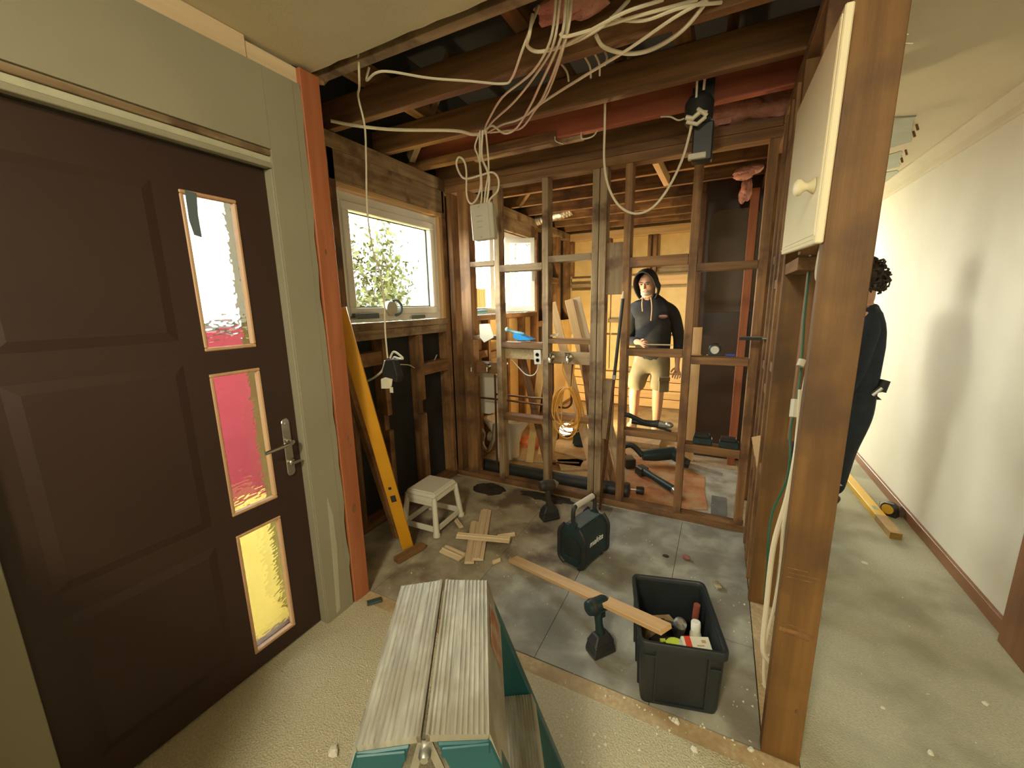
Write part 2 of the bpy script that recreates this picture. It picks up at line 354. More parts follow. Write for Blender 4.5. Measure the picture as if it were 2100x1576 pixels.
# ------------------------------------------------------------------ floor
fl = root('floor', kind='structure')
put('slab', MB().box(-1.74, 1.26, -2.66, 8.1, -0.30, -0.065), black_tar, fl)
put('carpet', MB().box(-1.66, 0.33, -2.6, 1.265, -0.02, 0.0), carpet, fl)
put('hall_carpet', MB().box(0.33, 1.24, -2.6, 8.0, -0.02, 0.0), carpet_hall, fl)
put('threshold_strip', MB().add([(-1.62, 1.266, -0.018), (0.328, 1.266, -0.018), (0.328, 1.338, -0.018), (-1.62, 1.338, -0.018), (-1.62, 1.262, -0.002), (0.328, 1.262, -0.002), (0.328, 1.338, -0.004), (-1.62, 1.338, -0.004)],
    [(3, 2, 1, 0), (4, 5, 6, 7), (0, 1, 5, 4), (1, 2, 6, 5), (2, 3, 7, 6), (3, 0, 4, 7)]), particle, fl)
put('plate_scar', MB().box(0.228, 0.327, 1.339, 8.0, -0.02, -0.003), particle, fl, label='bare strip of particleboard under the stud frame')
for i, (xa, xb) in enumerate(((-2.1, -1.55), (-1.55, -1.08), (-1.08, -0.61), (-0.61, -0.14), (-0.14, 0.225))):
    for j, (ya, yb) in enumerate(((1.342, 1.80), (1.80, 2.26), (2.26, 2.78))):
        g = subfloor_grey if (i >= 3 or (i == 2 and j == 0)) else subfloor
        dz = random.uniform(-0.0015, 0.0)
        put('floor_sheet', MB().box(xa + 0.0012, xb - 0.0012, ya + 0.0012, yb - 0.0012, -0.02, -0.003 + dz), g, fl)
put('under_floor', MB().box(-2.15, 0.33, 1.26, 6.1, -0.06, -0.021), black_tar, fl)
put('back_room_board', MB().box(-2.1, -0.78, 2.78, 3.9, -0.02, -0.002), particle, fl)
put('back_room_board', MB().box(-2.1, 0.225, 3.9, 6.0, -0.02, -0.002), particle, fl)
put('board_floor', MB().box(-0.779, 0.227, 2.78, 3.899, -0.02, -0.003), concrete, fl, label='grey board floor beyond the stud wall')
rag = [(-0.78, 3.82), (-0.55, 3.86), (-0.25, 3.79), (-0.03, 3.62), (-0.02, 3.3), (0.01, 3.02), (-0.2, 2.93), (-0.5, 2.92), (-0.78, 2.95)]
put('orange_patch', MB().prism(rag, -0.003, 0.002, 'z'), terracotta, fl, label='worn orange underlay patch')
put('grey_patch', MB().box(0.03, 0.13, 2.93, 3.28, -0.003, 0.001), mat('slate_patch', (0.12, 0.12, 0.115), (0.16, 0.16, 0.15), 0.7, ns=9), fl, label='slate grey patch of old floor')
def splat(c, rx, ry, n=26, j=0.12):
    return [(c[0] + rx * math.cos(2 * PI * k / n) * (1 + random.uniform(-j, j)), c[1] + ry * math.sin(2 * PI * k / n) * (1 + random.uniform(-j, j))) for k in range(n)]
sp = (-1.597, 2.652, 0.000)
put('black_stain', MB().prism(splat(sp, 0.135, 0.10), -0.004, 0.003, 'z'), black_tar, fl, label='round black tar stain')
sp = (-1.119, 2.714, 0.000)
put('black_stain', MB().prism(splat(sp, 0.19, 0.07, j=0.25), -0.004, 0.002, 'z'), black_tar, fl, label='ragged dark smear beside the round stain')
sp = (-0.195, 2.325, 0.000)
put('floor_hole', MB().prism(splat(sp, 0.018, 0.014, 14, 0.05), -0.004, -0.001, 'z'), black_tar, fl, label='small black hole')

# ------------------------------------------------------------------ ground and things outside
put('ground_outside', MB().box(-60, -2.14, -60, 60, -0.7, -0.34), grass_far, kind='structure')
put('driveway', MB().prism([(-3.62, 1.2), (-3.62, 2.7), (-38.0, 25.5), (-38.0, 14.5)], -0.33, -0.30, 'z'), drive, kind='structure', label='red painted drive seen through the door glass')
put('porch', MB().box(-3.6, -2.14, 0.5, 2.9, -0.4, -0.16).box(-2.14, -1.76, 0.2, 1.18, -0.4, -0.16), porch, kind='structure', label='yellow concrete porch slab outside the front door')

# ------------------------------------------------------------------ outer shell
wl = root('wall_left', kind='structure')       # plastered entry wall with the front door
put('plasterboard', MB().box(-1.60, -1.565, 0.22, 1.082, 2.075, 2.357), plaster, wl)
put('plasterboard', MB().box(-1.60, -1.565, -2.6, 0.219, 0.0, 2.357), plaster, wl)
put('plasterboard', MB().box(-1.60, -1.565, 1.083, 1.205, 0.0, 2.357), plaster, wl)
# rough broken edge of the board beside the red stud
eg = MB(); z = 0.0
poly = [(1.206, 0.0)]
while z < 2.35:
    poly.append((1.232 + random.uniform(-0.006, 0.006) + (0.008 if z > 1.9 else 0), z)); z += random.uniform(0.05, 0.14)
poly += [(1.236, 2.357), (1.206, 2.357)]
put('broken_edge', eg.prism(poly, -1.599, -1.566, 'x'), plaster, wl)
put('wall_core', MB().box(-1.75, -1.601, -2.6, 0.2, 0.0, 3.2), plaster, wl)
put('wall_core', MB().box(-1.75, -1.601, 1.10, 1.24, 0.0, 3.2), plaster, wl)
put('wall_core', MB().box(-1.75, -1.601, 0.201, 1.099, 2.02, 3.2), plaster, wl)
raily(wl, -1.612, -1.575, -2.6, 1.04, 2.358, 2.434, wood_pale, 'top_plate')
raily(wl, -1.612, -1.578, 1.042, 1.24, 2.352, 2.420, wood_pale, 'top_plate')
# scar of the removed architrave over the door
raily(wl, -1.600, -1.572, -0.6, 1.13, 2.052, 2.074, wood_grey, 'lintel_strip')
raily(wl, -1.600, -1.580, -0.6, 1.125, 2.028, 2.051, mat('old_paint_strip', (0.40, 0.39, 0.27), (0.50, 0.47, 0.33), 0.7, ns=12), 'lintel_strip')
raily(wl, -1.600, -1.570, -0.6, 1.10, 2.008, 2.027, plaster, 'lintel_strip')
stud(wl, -1.612, -1.572, 0.165, 0.222, 0.0, 2.006, plaster, 'door_jamb')
stud(wl, -1.75, -1.572, 1.076, 1.098, 0.0, 2.006, plaster, 'door_jamb')
put('jamb_scar', MB().prism([(1.128, 0.02), (1.15, 0.03), (1.17, 0.35), (1.168, 0.52), (1.148, 0.62), (1.14, 0.3)], -1.566, -1.5635, 'x'), mat('bare_board', (0.40, 0.37, 0.27), (0.44, 0.41, 0.30), 0.8, ns=6), wl)
timber(wl, 'corner_stud', (-1.605, 1.285, 0.0), (-1.605, 1.285, 2.42), 0.09, 0.09, wood_red, (0, 1, 0), label='red-brown treated corner stud at the broken plaster edge')
put('cladding', MB().box(-2.12, -1.76, 1.19, 1.2405, -0.4, 3.2), mat('yellow_cladding', (0.30, 0.24, 0.075), (0.34, 0.27, 0.09), 0.9, ns=4, **OUT), wl)
for y, z, r in ((1.292, 0.86, 0.010), (1.305, 0.82, 0.008), (1.285, 0.50, 0.017), (1.31, 0.36, 0.009), (1.275, 1.72, 0.009), (1.30, 1.30, 0.007)):
    put('knot', MB().lathe([(r, 0.0), (r * 0.8, 0.0012), (r * 0.3, 0.0006)], 10, Matrix.Translation((-1.5602, y, z)) @ Matrix.Rotation(PI / 2, 4, 'Y') @ Matrix.Diagonal((1.5, 0.8, 1, 1))), wood_trim, wl)
put('return_wall', MB().box(-2.12, -1.652, 1.242, 1.33, 0.0, 3.2), black_paper, wl)
wr = root('wall_right', kind='structure')
put('wall_lining', MB().box(1.22, 1.25, -2.6, 8.0, 0.0, 3.2), plaster_hall, wr)
put('hall_end', MB().box(0.33, 1.25, 8.0, 8.05, 0.0, 3.2), plaster_hall, wr)
cn = [(1.22, 2.435), (1.14, 2.435), (1.14, 2.425), (1.165, 2.405), (1.19, 2.372), (1.20, 2.345), (1.212, 2.335), (1.22, 2.335)]
put('cornice', MB().prism(cn, -2.6, 8.0, 'y'), ceiling_paint, wr)
put('wall_shade_blocker', MB().box(-1.60, -0.90, -0.22, -0.12, 0.0, 1.30), plaster, kind='structure', label='added unseen low wall that shades the carpet by the door')  # light blocker added out of view, keeps the door side of the carpet dark
put('wall_rear', MB().box(-2.12, 1.25, -2.65, -2.6, 0.0, 3.2), plaster, kind='structure')
bb = root('baseboard_right', kind='structure')
raily(bb, 1.20, 1.22, 2.32, 8.0, 0.0, 0.068, wood_trim, 'board')
tr = root('trim_1', kind='structure')
stud(tr, 1.17, 1.222, 2.12, 2.30, 0.0, 2.2, wood_trim, 'door_casing', label='varnished brown door casing at the right edge of the hall')

# ------------------------------------------------------------------ ceiling, joists, roof
ce = root('ceiling', kind='structure')
put('plaster_sheet', MB().box(-1.60, 0.22, -2.6, 1.30, H, H + 0.012), ceiling_paint, ce)
poly = [(-1.6, 1.30)] + [(-1.6 + k * 0.06, 1.315 + random.uniform(-0.004, 0.004)) for k in range(31)] + [(0.22, 1.30)]
put('torn_paper_edge', MB().prism(poly, H + 0.001, H + 0.011, 'z'), ceiling_paint, ce)
put('hall_sheet', MB().box(0.221, 1.25, -2.6, 8.0, H, H + 0.012), ceiling_paint, ce)
JZ = 2.446
def joist(y, m, x0=-2.1, x1=0.32, z0=JZ, h=0.14, dy=0.0, t=0.045):
    timber(ce, 'joist', (x0, y - dy, z0 + h / 2), (x1, y + dy, z0 + h / 2), t, h, m)
joist(1.385, wood_grey, h=0.09); joist(1.765, wood_dark); joist(2.18, wood_dark); joist(2.505, wood_redjoist, dy=-0.03); joist(2.845, wood_dark, z0=JZ + 0.002)
joist(2.50, wood_old, x1=-0.95, z0=JZ - 0.012, h=0.05, t=0.06)
joist(2.53, wood_grey, x0=-1.55, x1=-0.80, z0=JZ - 0.022, h=0.035, t=0.04)
for y in (3.18, 3.54, 3.96, 4.38, 4.80, 5.22, 5.60):
    joist(y, wood_old, z0=JZ + 0.004)
for x in (-1.70, -0.82, -0.24):
    timber(ce, 'ceiling_runner', (x, 1.3, JZ + 0.19), (x + 0.02, 5.9, JZ + 0.19), 0.07, 0.09, wood_dark)
for x, y in ((-0.52, 2.2), (0.0, 2.0), (-0.38, 1.95), (-0.05, 2.28)):
    timber(ce, 'hanger', (x, y, JZ + 0.15), (x + 0.02, y + 0.03, JZ + 0.6), 0.045, 0.07, wood_old, (0, 1, 0))
timber(ce, 'angle_brace', (-1.62, 1.36, 2.44), (-1.95, 1.75, 2.75), 0.07, 0.04, wood_old)
timber(ce, 'angle_brace', (-1.95, 2.35, 2.46), (-1.45, 2.15, 2.85), 0.04, 0.07, wood_grey)
timber(ce, 'angle_brace', (-1.9, 3.9, 2.46), (-1.4, 3.7, 2.85), 0.04, 0.07, wood_old)
timber(ce, 'angle_brace', (-0.473, 3.100, 2.429), (-0.438, 3.450, 2.364), 0.04, 0.07, wood_new)
put('roof', MB().box(-3.1, 1.3, -2.7, 8.1, 3.2, 3.25), roof_dark, kind='structure')
# ragged pieces of old green paint where a partition met the hall ceiling
cp = root('trim_2', kind='structure')
def ragged(pts, name, m, z0, z1):
    out = []
    for i in range(len(pts)):
        a = Vector(pts[i]); b = Vector(pts[(i + 1) % len(pts)]); n = max(1, int((b - a).length / 0.05))
        for k in range(n): out.append(tuple(a.lerp(b, k / n) + Vector((random.uniform(-.006, .006), random.uniform(-.006, .006)))))
    put(name, MB().prism(out, z0, z1, 'z'), m, cp)
a, b, c, d = [p[:2] for p in ((0.711, 3.083, 2.430), (0.849, 3.148, 2.430), (0.974, 3.613, 2.430), (0.869, 3.712, 2.430))]
ragged([a, b, c, d], 'paint_patch', patch_green, H - 0.006, H - 0.0005)
a, b, c, d = [p[:2] for p in ((0.909, 3.880, 2.430), (0.982, 3.797, 2.430), (1.101, 4.227, 2.430), (1.009, 4.303, 2.430))]
ragged([a, b, c, d], 'paint_patch', patch_green, H - 0.004, H - 0.0005)
a, b, c, d = [p[:2] for p in ((1.026, 4.368, 2.430), (1.123, 4.344, 2.430), (1.405, 5.379, 2.430), (1.268, 5.379, 2.430))]
ragged([a, b, c, d], 'paint_patch', patch_green, H - 0.005, H - 0.0005)
for p in ((0.901, 3.296, 2.430), (0.925, 3.417, 2.430), (1.004, 3.800, 2.430), (1.037, 3.988, 2.430), (1.249, 4.707, 2.430)):
    put('nail', MB().tube([(p[0], p[1], H), (p[0] + 0.008, p[1] - 0.01, H - 0.035)], 0.006, 6), wood_dark, cp)
for a, b in (((0.353, 1.500, 2.132), (0.368, 1.500, 2.128)), ((0.355, 1.500, 2.112), (0.379, 1.500, 2.105))):
    put('nail', MB().tube([a, b], 0.0012, 5), steel, cp)

# ------------------------------------------------------------------ bathroom outer wall (window wall)
wo = root('wall_window', kind='structure')
XI, XO = -2.0, -2.1
for (ya, yb, za, zb) in ((1.33, 1.72, 0, 3.2), (1.72, 2.755, 0, 1.36), (1.72, 2.755, 2.19, 3.2), (2.755, 3.08, 0, 3.2), (3.08, 4.56, 0, 1.39), (3.08, 4.56, 2.21, 3.2), (4.56, 6.0, 0, 3.2)):
    put('building_paper', MB().box(-2.125, -2.102, ya, yb, za, zb), black_paper, wo)
raily(wo, XO, XI, 1.33, 2.79, 0.0, 0.045, wood_dark, 'bottom_plate')
raily(wo, XO, XI, 1.33, 6.0, 2.355, 2.44, wood_grey, 'top_plate')
raily(wo, XO + 0.004, XI, 1.40, 2.77, 2.19, 2.353, wood_grey, 'lintel')
raily(wo, XO, XI + 0.002, 1.72, 2.75, 1.335, 1.378, wood_grey, 'sill_trimmer')
raily(wo, XO, XI - 0.01, 1.72, 2.75, 1.27, 1.333, wood_grey, 'sill_trimmer')
def notched(y0, y1, zn0, zn1, z1=1.268):
    poly = [(XO, 0.046), (XI, 0.046), (XI, zn0), (XI - 0.035, zn0), (XI - 0.035, zn1), (XI, zn1), (XI, z1), (XO, z1)]
    put('stud', MB().prism(poly, y0, y1, 'y'), wood_old, wo, bevel=0.0015)
notched(2.005, 2.05, 0.63, 0.74); notched(2.375, 2.42, 0.66, 0.77)
for y in (1.345, 1.60): stud(wo, XO, XI, y, y + 0.045, 0.046, 2.354, wood_old)
stud(wo, XO, XI, 1.705, 1.75, 0.046, 2.354, wood_old)
stud(wo, XO, XI, 2.745, 2.79, 0.046, 2.354, wood_old)
raily(wo, XO, XI - 0.01, 1.752, 2.004, 1.10, 1.19, wood_old); raily(wo, XO, XI - 0.01, 2.422, 2.744, 0.955, 1.045, wood_old)
raily(wo, XO + 0.002, XI - 0.004, 1.756, 2.742, 2.155, 2.188, wood_new, 'head_lining')
stud(wo, XO + 0.002, XI - 0.004, 2.705, 2.743, 1.38, 2.154, wood_new, 'side_lining')
# back room part of the same wall
for y in (3.0, 4.58, 4.95, 5.35, 5.75): stud(wo, XO, XI, y, y + 0.045, 0.046, 2.354, wood_old)
raily(wo, XO, XI, 3.05, 4.58, 1.34, 1.385, wood_old, 'sill_trimmer'); raily(wo, XO, XI, 3.05, 4.58, 2.215, 2.353, wood_grey, 'lintel')
for y in (3.4, 3.8, 4.2): stud(wo, XO, XI, y, y + 0.045, 0.046, 1.338, wood_old)
raily(wo, XO, XI, 2.90, 6.0, 0.0, 0.045, wood_old, 'bottom_plate')
for y, y1, z in ((3.05, 3.4, 0.98), (3.45, 3.8, 0.95), (3.85, 4.2, 0.95), (4.63, 4.95, 1.2), (5.0, 5.35, 1.75)): raily(wo, XO, XI - 0.01, y, y1, z, z + 0.07, wood_old)
put('wall_board', MB().box(-2.012, -1.998, 4.99, 5.98, 0.05, 1.25), ply_yellow, wo)
put('wall_board', MB().box(-2.098, -2.08, 3.05, 4.55, 0.05, 1.33), ply_yellow, wo)

def window(name, y0, y1, z0, z1, x=-2.06, panes=1):
    wn = root(name, kind='structure'); f = MB(); p = 0.058
    f.box(x - 0.03, x + 0.03, y0, y1, z0, z0 + p).box(x - 0.03, x + 0.03, y0, y1, z1 - p, z1).box(x - 0.03, x + 0.03, y0, y0 + p, z0 + p, z1 - p).box(x - 0.03, x + 0.03, y1 - p, y1, z0 + p, z1 - p)
    put('window_frame', f, upvc, wn, bevel=0.004)
    return wn
w1 = window('window_1', 1.757, 2.70, 1.385, 2.15)
s = MB(); q = 0.052; ya, yb, za, zb = 1.79, 2.655, 1.425, 2.10
s.box(-2.085, -2.018, ya, yb, za, za + q).box(-2.085, -2.018, ya, yb, zb - q, zb).box(-2.085, -2.018, ya, ya + q, za + q, zb - q).box(-2.085, -2.018, yb - q, yb, za + q, zb - q)
put('sash', s, upvc, w1, bevel=0.005)
put('gasket', MB().box(-2.068, -2.056, ya + q, yb - q, za + q, za + q + 0.006).box(-2.068, -2.056, ya + q, yb - q, zb - q - 0.006, zb - q).box(-2.068, -2.056, yb - q - 0.012, yb - q, za + q, zb - q), plastic_black, w1)
put('pane', MB().box(-2.064, -2.060, ya + q, yb - q, za + q, zb - q), glass_clear, w1)
w2 = window('window_2', 3.09, 4.55, 1.395, 2.205)
put('mullion', MB().box(-2.09, -2.025, 3.52, 3.60, 1.45, 2.15), upvc, w2, bevel=0.004)
put('pane', MB().box(-2.064, -2.060, 3.15, 3.52, 1.452, 2.147), glass_clear, w2)
put('mullion', MB().box(-2.09, -2.025, 4.05, 4.11, 1.45, 2.15), upvc, w2, bevel=0.004)
put('pane', MB().box(-2.064, -2.060, 4.11, 4.49, 1.452, 2.147), glass_clear, w2)
# the open obscure-glass casement
A = Vector((-2.000, 3.775, 1.796)); A.z = 1.41
B = Vector((-1.70, 3.93, 1.41)); dv = (B - A).normalized(); ang = math.atan2(dv.y, dv.x); W = 0.30; HT = 0.72
Ms = Matrix.Translation(A) @ Matrix.Rotation(ang, 4, 'Z')
cs = put('open_casement', MB().box(0, W, -0.03, 0.03, 0, 0.05).box(0, W, -0.03, 0.03, HT - 0.05, HT).box(0, 0.045, -0.03, 0.03, 0.05, HT - 0.05).box(W - 0.045, W, -0.03, 0.03, 0.05, HT - 0.05), upvc, w2, Ms, True, 0.004)
put('obscure_pane', MB().box(0.045, W - 0.045, -0.003, 0.003, 0.05, HT - 0.05), glass_obscure, cs)
put('casement_handle', MB().box(W - 0.03, W - 0.015, -0.06, -0.03, 0.30, 0.42), steel, cs)

# ------------------------------------------------------------------ front door
dr = root('door_1', kind='structure')
PY0, PY1 = 0.772, 0.952
PZ = ((1.336, 1.872), (0.70, 1.254), (0.082, 0.618))
D0, D1 = -1.652, -1.612        # leaf thickness in x
put('sill_bar', MB().box(-1.75, -1.655, 0.2, 1.10, -0.30, 0.03), wood_trim, dr)
for a, b in ((0.2, 0.262), (1.038, 1.10)): put('stop', MB().box(-1.75, -1.655, a, b, 0.031, 2.02), door_paint, dr)
put('stop', MB().box(-1.75, -1.655, 0.263, 1.037, 1.98, 2.02), door_paint, dr)
lf = MB(); y0d, y1d = 0.224, 1.074
lf.box(D0, D1, y0d, PY0, 0.01, 2.004).box(D0, D1, PY1, y1d, 0.01, 2.004)
zz = [0.01, PZ[2][0], PZ[2][1], PZ[1][0], PZ[1][1], PZ[0][0], PZ[0][1], 2.004]
for a, b in ((zz[0], zz[1]), (zz[2], zz[3]), (zz[4], zz[5]), (zz[6], zz[7])): lf.box(D0, D1, PY0, PY1, a, b)
leaf = put('door_leaf', lf, door_paint, dr, label='dark maroon painted leaf')
for a, b in ((0.13, 0.62), (0.70, 1.30), (1.38, 1.88)):
    put('raised_panel', MB().taper((0.30, 0.70, a, b), (0.33, 0.67, a + 0.03, b - 0.03), 0, 0.007), door_paint, leaf, Matrix(((0, 0, 1, D1), (1, 0, 0, 0), (0, 1, 0, 0), (0, 0, 0, 1))), True)
for k, (a, b) in enumerate(PZ):
    put('glass_pane', MB().box(-1.640, -1.634, PY0, PY1, a, b), glass_ripple, dr)
    t = 0.012
    bd = MB().box(-1.633, -1.608, PY0, PY1, a, a + t).box(-1.633, -1.608, PY0, PY1, b - t, b).box(-1.633, -1.608, PY1 - t, PY1, a + t, b - t).box(-1.633, -1.608, PY0, PY0 + t, a + t, b - t)
    put('glazing_bead', bd, bead_wood, dr, bevel=0.003)
hy = (-1.612, 1.023, 0.927)[1]
pl = MB().prism([(hy + 0.018 * math.sin(t * PI / 6) , 1.01 - 0.0 + 0.018 * math.cos(t * PI / 6)) for t in range(-3, 4)] + [(hy + 0.018 * math.sin(t * PI / 6), 0.79 + 0.018 * math.cos(t * PI / 6)) for t in range(3, 10)], -1.611, -1.604, 'x')
hp = put('handle_plate', pl, chrome, dr, bevel=0.002)
put('lever', MB().tube(spline([(-1.604, hy, 0.93), (-1.575, hy, 0.93), (-1.560, hy - 0.012, 0.93), (-1.557, hy - 0.05, 0.928), (-1.558, hy - 0.125, 0.922)], 5), [0.009] * 16 + [0.008] * 5, 10), chrome, hp, smooth=True)
put('snib', MB().lathe([(0.013, 0), (0.013, 0.012), (0.009, 0.016)], 12, Matrix.Translation((-1.604, hy, 0.835)) @ Matrix.Rotation(PI / 2, 4, 'Y')).box(-1.59, -1.578, hy - 0.004, hy + 0.03, 0.829, 0.841), chrome, hp, smooth=True)
put('plate_screw', MB().lathe([(0.006, 0), (0.005, 0.003)], 8, Matrix.Translation((-1.604, hy, 1.005)) @ Matrix.Rotation(PI / 2, 4, 'Y')), steel, hp)

# ------------------------------------------------------------------ stud wall between bathroom and back room
wb = root('wall_back', kind='structure')
Y0, Y1 = 2.79, 2.88
railx(wb, -2.0, 0.225, Y0, Y1, 0.0, 0.045, wood_old, 'bottom_plate')
railx(wb, -2.0, 0.225, Y0, Y1, 2.335, 2.39, wood_dark, 'top_plate')
railx(wb, -2.0, 0.225, Y0 + 0.002, Y1 - 0.002, 2.392, 2.44, wood_dark, 'top_plate')
for x0, x1, m in ((-1.99, -1.945, wood_old), (-1.885, -1.79, wood_old), (-1.571, -1.526, wood_grey), (-1.1755, -1.1305, wood_grey), (-0.815, -0.770, wood_grey), (-0.765, -0.718, wood_grey), (-0.604, -0.559, wood_old), (-0.206, -0.158, wood_old), (0.165, 0.212, wood_old)):
    stud(wb, x0, x1, Y0, Y1, 0.046, 2.334, m)
def nog(x0, x1, z0, z1, ya=Y0, yb=Y1, m=wood_old): railx(wb, x0 + 0.001, x1 - 0.001, ya, yb, z0, z1, m)
nog(-1.79, -1.571, 1.775, 1.812, m=wood_grey); nog(-1.526, -1.1755, 1.722, 1.772, m=wood_grey); nog(-1.1305, -0.815, 1.768, 1.812, m=wood_grey)
nog(-0.559, -0.206, 1.703, 1.765); nog(-0.158, 0.165, 1.657, 1.704)
nog(-1.79, -1.571, 1.205, 1.238); nog(-1.526, -1.1755, 1.150, 1.192); nog(-1.1305, -0.815, 1.190, 1.226)
nog(-0.559, -0.206, 1.122, 1.170); nog(-0.158, 0.165, 1.085, 1.131)
nog(-1.526, -1.1755, 0.560, 0.605); nog(-1.1305, -0.815, 0.60, 0.645, Y0 + 0.02, Y1 + 0.02); nog(-0.559, -0.206, 0.555, 0.597); nog(-0.158, 0.165, 0.495, 0.550)
railx(wb, -1.79, -1.571, 2.835, 2.88, 0.925, 1.02, wood_dark, 'tap_board'); railx(wb, -1.1305, -0.815, 2.84, 2.88, 1.035, 1.125, wood_grey, 'tap_board')
railx(wb, -1.526, -1.20, 2.85, 2.88, 1.055, 1.140, particle, 'backing_board')
put('ply_gusset', MB().box(-0.717, -0.602, Y0 + 0.012, Y0 + 0.03, 1.532, 1.868), wood_grey, wb, bevel=0.002)
put('ply_gusset', MB().box(-0.717, -0.640, Y0 + 0.012, Y0 + 0.03, 0.505, 0.945), wood_grey, wb, bevel=0.002)

# ------------------------------------------------------------------ stud frame between bathroom and hall
wi = root('wall_inner', kind='structure')
XA, XB = 0.219, 0.324
post = stud(wi, XA, XB, 1.333, 1.378, 0.0, 2.47, wood_post, 'end_post', label='thick brown end post, scarred and nail-marked')
stud(wi, 0.275, 0.326, 1.88, 1.925, 0.92, 2.389, wood_dark)
for z, t, xa, xb in ((0.475, 0.012, XA + 0.008, XB - 0.006), (0.462, 0.004, XA + 0.02, XB - 0.02), (0.50, 0.003, XA + 0.012, XB - 0.03), (0.66, 0.003, XA + 0.01, XB - 0.03), (0.675, 0.0025, XA + 0.015, XB - 0.015), (0.69, 0.003, XA + 0.01, XB - 0.045)):
    put('saw_mark', MB().box(xa, xb, 1.3322, 1.3329, z, z + t), wood_dark, wi)
put('nail_stub', MB().lathe([(0.012, 0.0), (0.010, 0.004)], 10, Matrix.Translation((XB - 0.018, 1.333, 0.205)) @ Matrix.Rotation(PI / 2, 4, 'X')), wood_dark, wi)
for y, x1 in ((2.11, 0.324), (2.30, 0.315), (2.47, 0.315), (2.66, 0.315)):
    stud(wi, XA, x1, y, y + 0.045, 0.0, 2.39, wood_post if y < 2.2 else wood_old)
stud(wi, XA + 0.004, XB, 1.74, 1.785, 1.63, 2.39, wood_old)
raily(wi, XA, XB, 1.38, 2.80, 2.39, 2.44, wood_old, 'top_plate')
for ya, yb, z in ((1.785, 2.11, 1.58), (2.155, 2.30, 1.76), (2.155, 2.30, 0.62), (2.345, 2.47, 1.53), (2.345, 2.47, 1.0), (2.345, 2.47, 0.58), (2.515, 2.66, 1.66), (2.515, 2.66, 1.10), (2.155, 2.30, 1.14)):
    raily(wi, XA + 0.006, XA + 0.09, ya, yb, z, z + 0.045, wood_old)
put('hall_lining', MB().box(XB - 0.012, XB, 4.10, 6.0, 0.0, H - 0.002), plaster_hall, wi)
for y in (3.3, 3.75, 4.4, 5.0, 5.5):
    stud(wi, XA, XA + 0.09, y, y + 0.045, 0.0, 2.39, wood_old)
raily(wi, XA, XB, 2.9, 6.0, 2.39, 2.44, wood_old, 'top_plate')
put('splinter', MB().add([(0.218, 2.814, 0.641), (0.218, 2.308, 0.807), (0.218, 2.320, 0.641), (0.23, 2.3, 0.55)], [(0, 1, 2), (0, 1, 3), (1, 2, 3), (0, 2, 3)]), wood_new, wi)

# ------------------------------------------------------------------ far wall of the back room
wf = root('wall_far', kind='structure')
YF = 5.86
put('wall_core', MB().box(-2.12, 0.33, YF + 0.06, YF + 0.1, 0.0, 3.2), ply_yellow, wf)
for xa, xb in ((-2.0, -1.42), (-1.415, -0.83), (-0.825, -0.27)):
    for za, zb in ((0.52, 1.02), (1.05, 1.66), (1.86, 2.34)):
        put('wall_panel', MB().box(xa + 0.004, xb - 0.004, YF, YF + 0.02, za, zb), ply_yellow, wf)
    put('wall_panel', MB().box(xa + 0.004, xb - 0.004, YF + 0.002, YF + 0.02, 1.70, 1.83), ply_yellow, wf)
for z in range(4):
    railx(wf, -2.0, -0.25, YF, YF + 0.025, 0.02 + z * 0.12, 0.13 + z * 0.12, wood_new, 'weatherboard')
for x in (-2.0, -1.46, -1.2, -0.93, -0.86, -0.42): stud(wf, x, x + 0.045, YF - 0.09, YF - 0.001, 1.86, 2.34, wood_old)
railx(wf, -2.0, 0.2, YF - 0.09, YF - 0.001, 2.342, 2.44, wood_new, 'top_plate')
for xa, xb, z in ((-2.0, -1.48, 1.70), (-1.44, -1.2, 1.20), (-1.16, -0.9, 1.20), (-0.8, -0.3, 1.86), (-1.16, -0.9, 0.52)): railx(wf, xa, xb, YF - 0.05, YF - 0.001, z, z + 0.05, wood_grey)
railx(wf, -0.84, -0.3, YF - 0.03, YF - 0.001, 1.705, 1.82, wood_new, 'weatherboard')
stud(wf, -0.238, -0.143, 3.95, 3.99, 0.0, 1.25, wood_new, 'door_jamb')
stud(wf, -0.262, -0.184, 3.96, 3.99, 1.251, 2.36, wood_old, 'door_jamb')
stud(wf, -0.233, -0.186, 4.05, 4.15, 1.2, 2.36, wood_red, 'door_jamb')
# arched dark lining between the red jambs
ax0, ax1 = (-0.150, 4.150, 1.553)[0], (0.232, 4.150, 1.542)[0]
zt = (-0.010, 4.150, 2.244)[2]; zm = (0.035, 4.150, 1.378)[2]
ar = [(ax0, zm)] + [(ax0 + 0.09 - 0.09 * math.cos(t * PI / 12), zt - 0.09 + 0.09 * math.sin(t * PI / 12)) for t in range(0, 7)] + [(ax1 - 0.09 + 0.09 * math.sin(t * PI / 12), zt - 0.09 + 0.09 * math.cos(t * PI / 12)) for t in range(0, 7)] + [(ax1, zm)]
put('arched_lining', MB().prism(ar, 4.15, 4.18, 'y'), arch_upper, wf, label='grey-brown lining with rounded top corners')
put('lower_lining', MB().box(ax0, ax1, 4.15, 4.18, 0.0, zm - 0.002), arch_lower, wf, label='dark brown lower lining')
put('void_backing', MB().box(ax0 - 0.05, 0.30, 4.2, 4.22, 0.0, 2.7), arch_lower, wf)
stud(wf, 0.14, 0.2, 4.0, 4.14, 0.0, 2.36, wood_red, 'door_jamb')

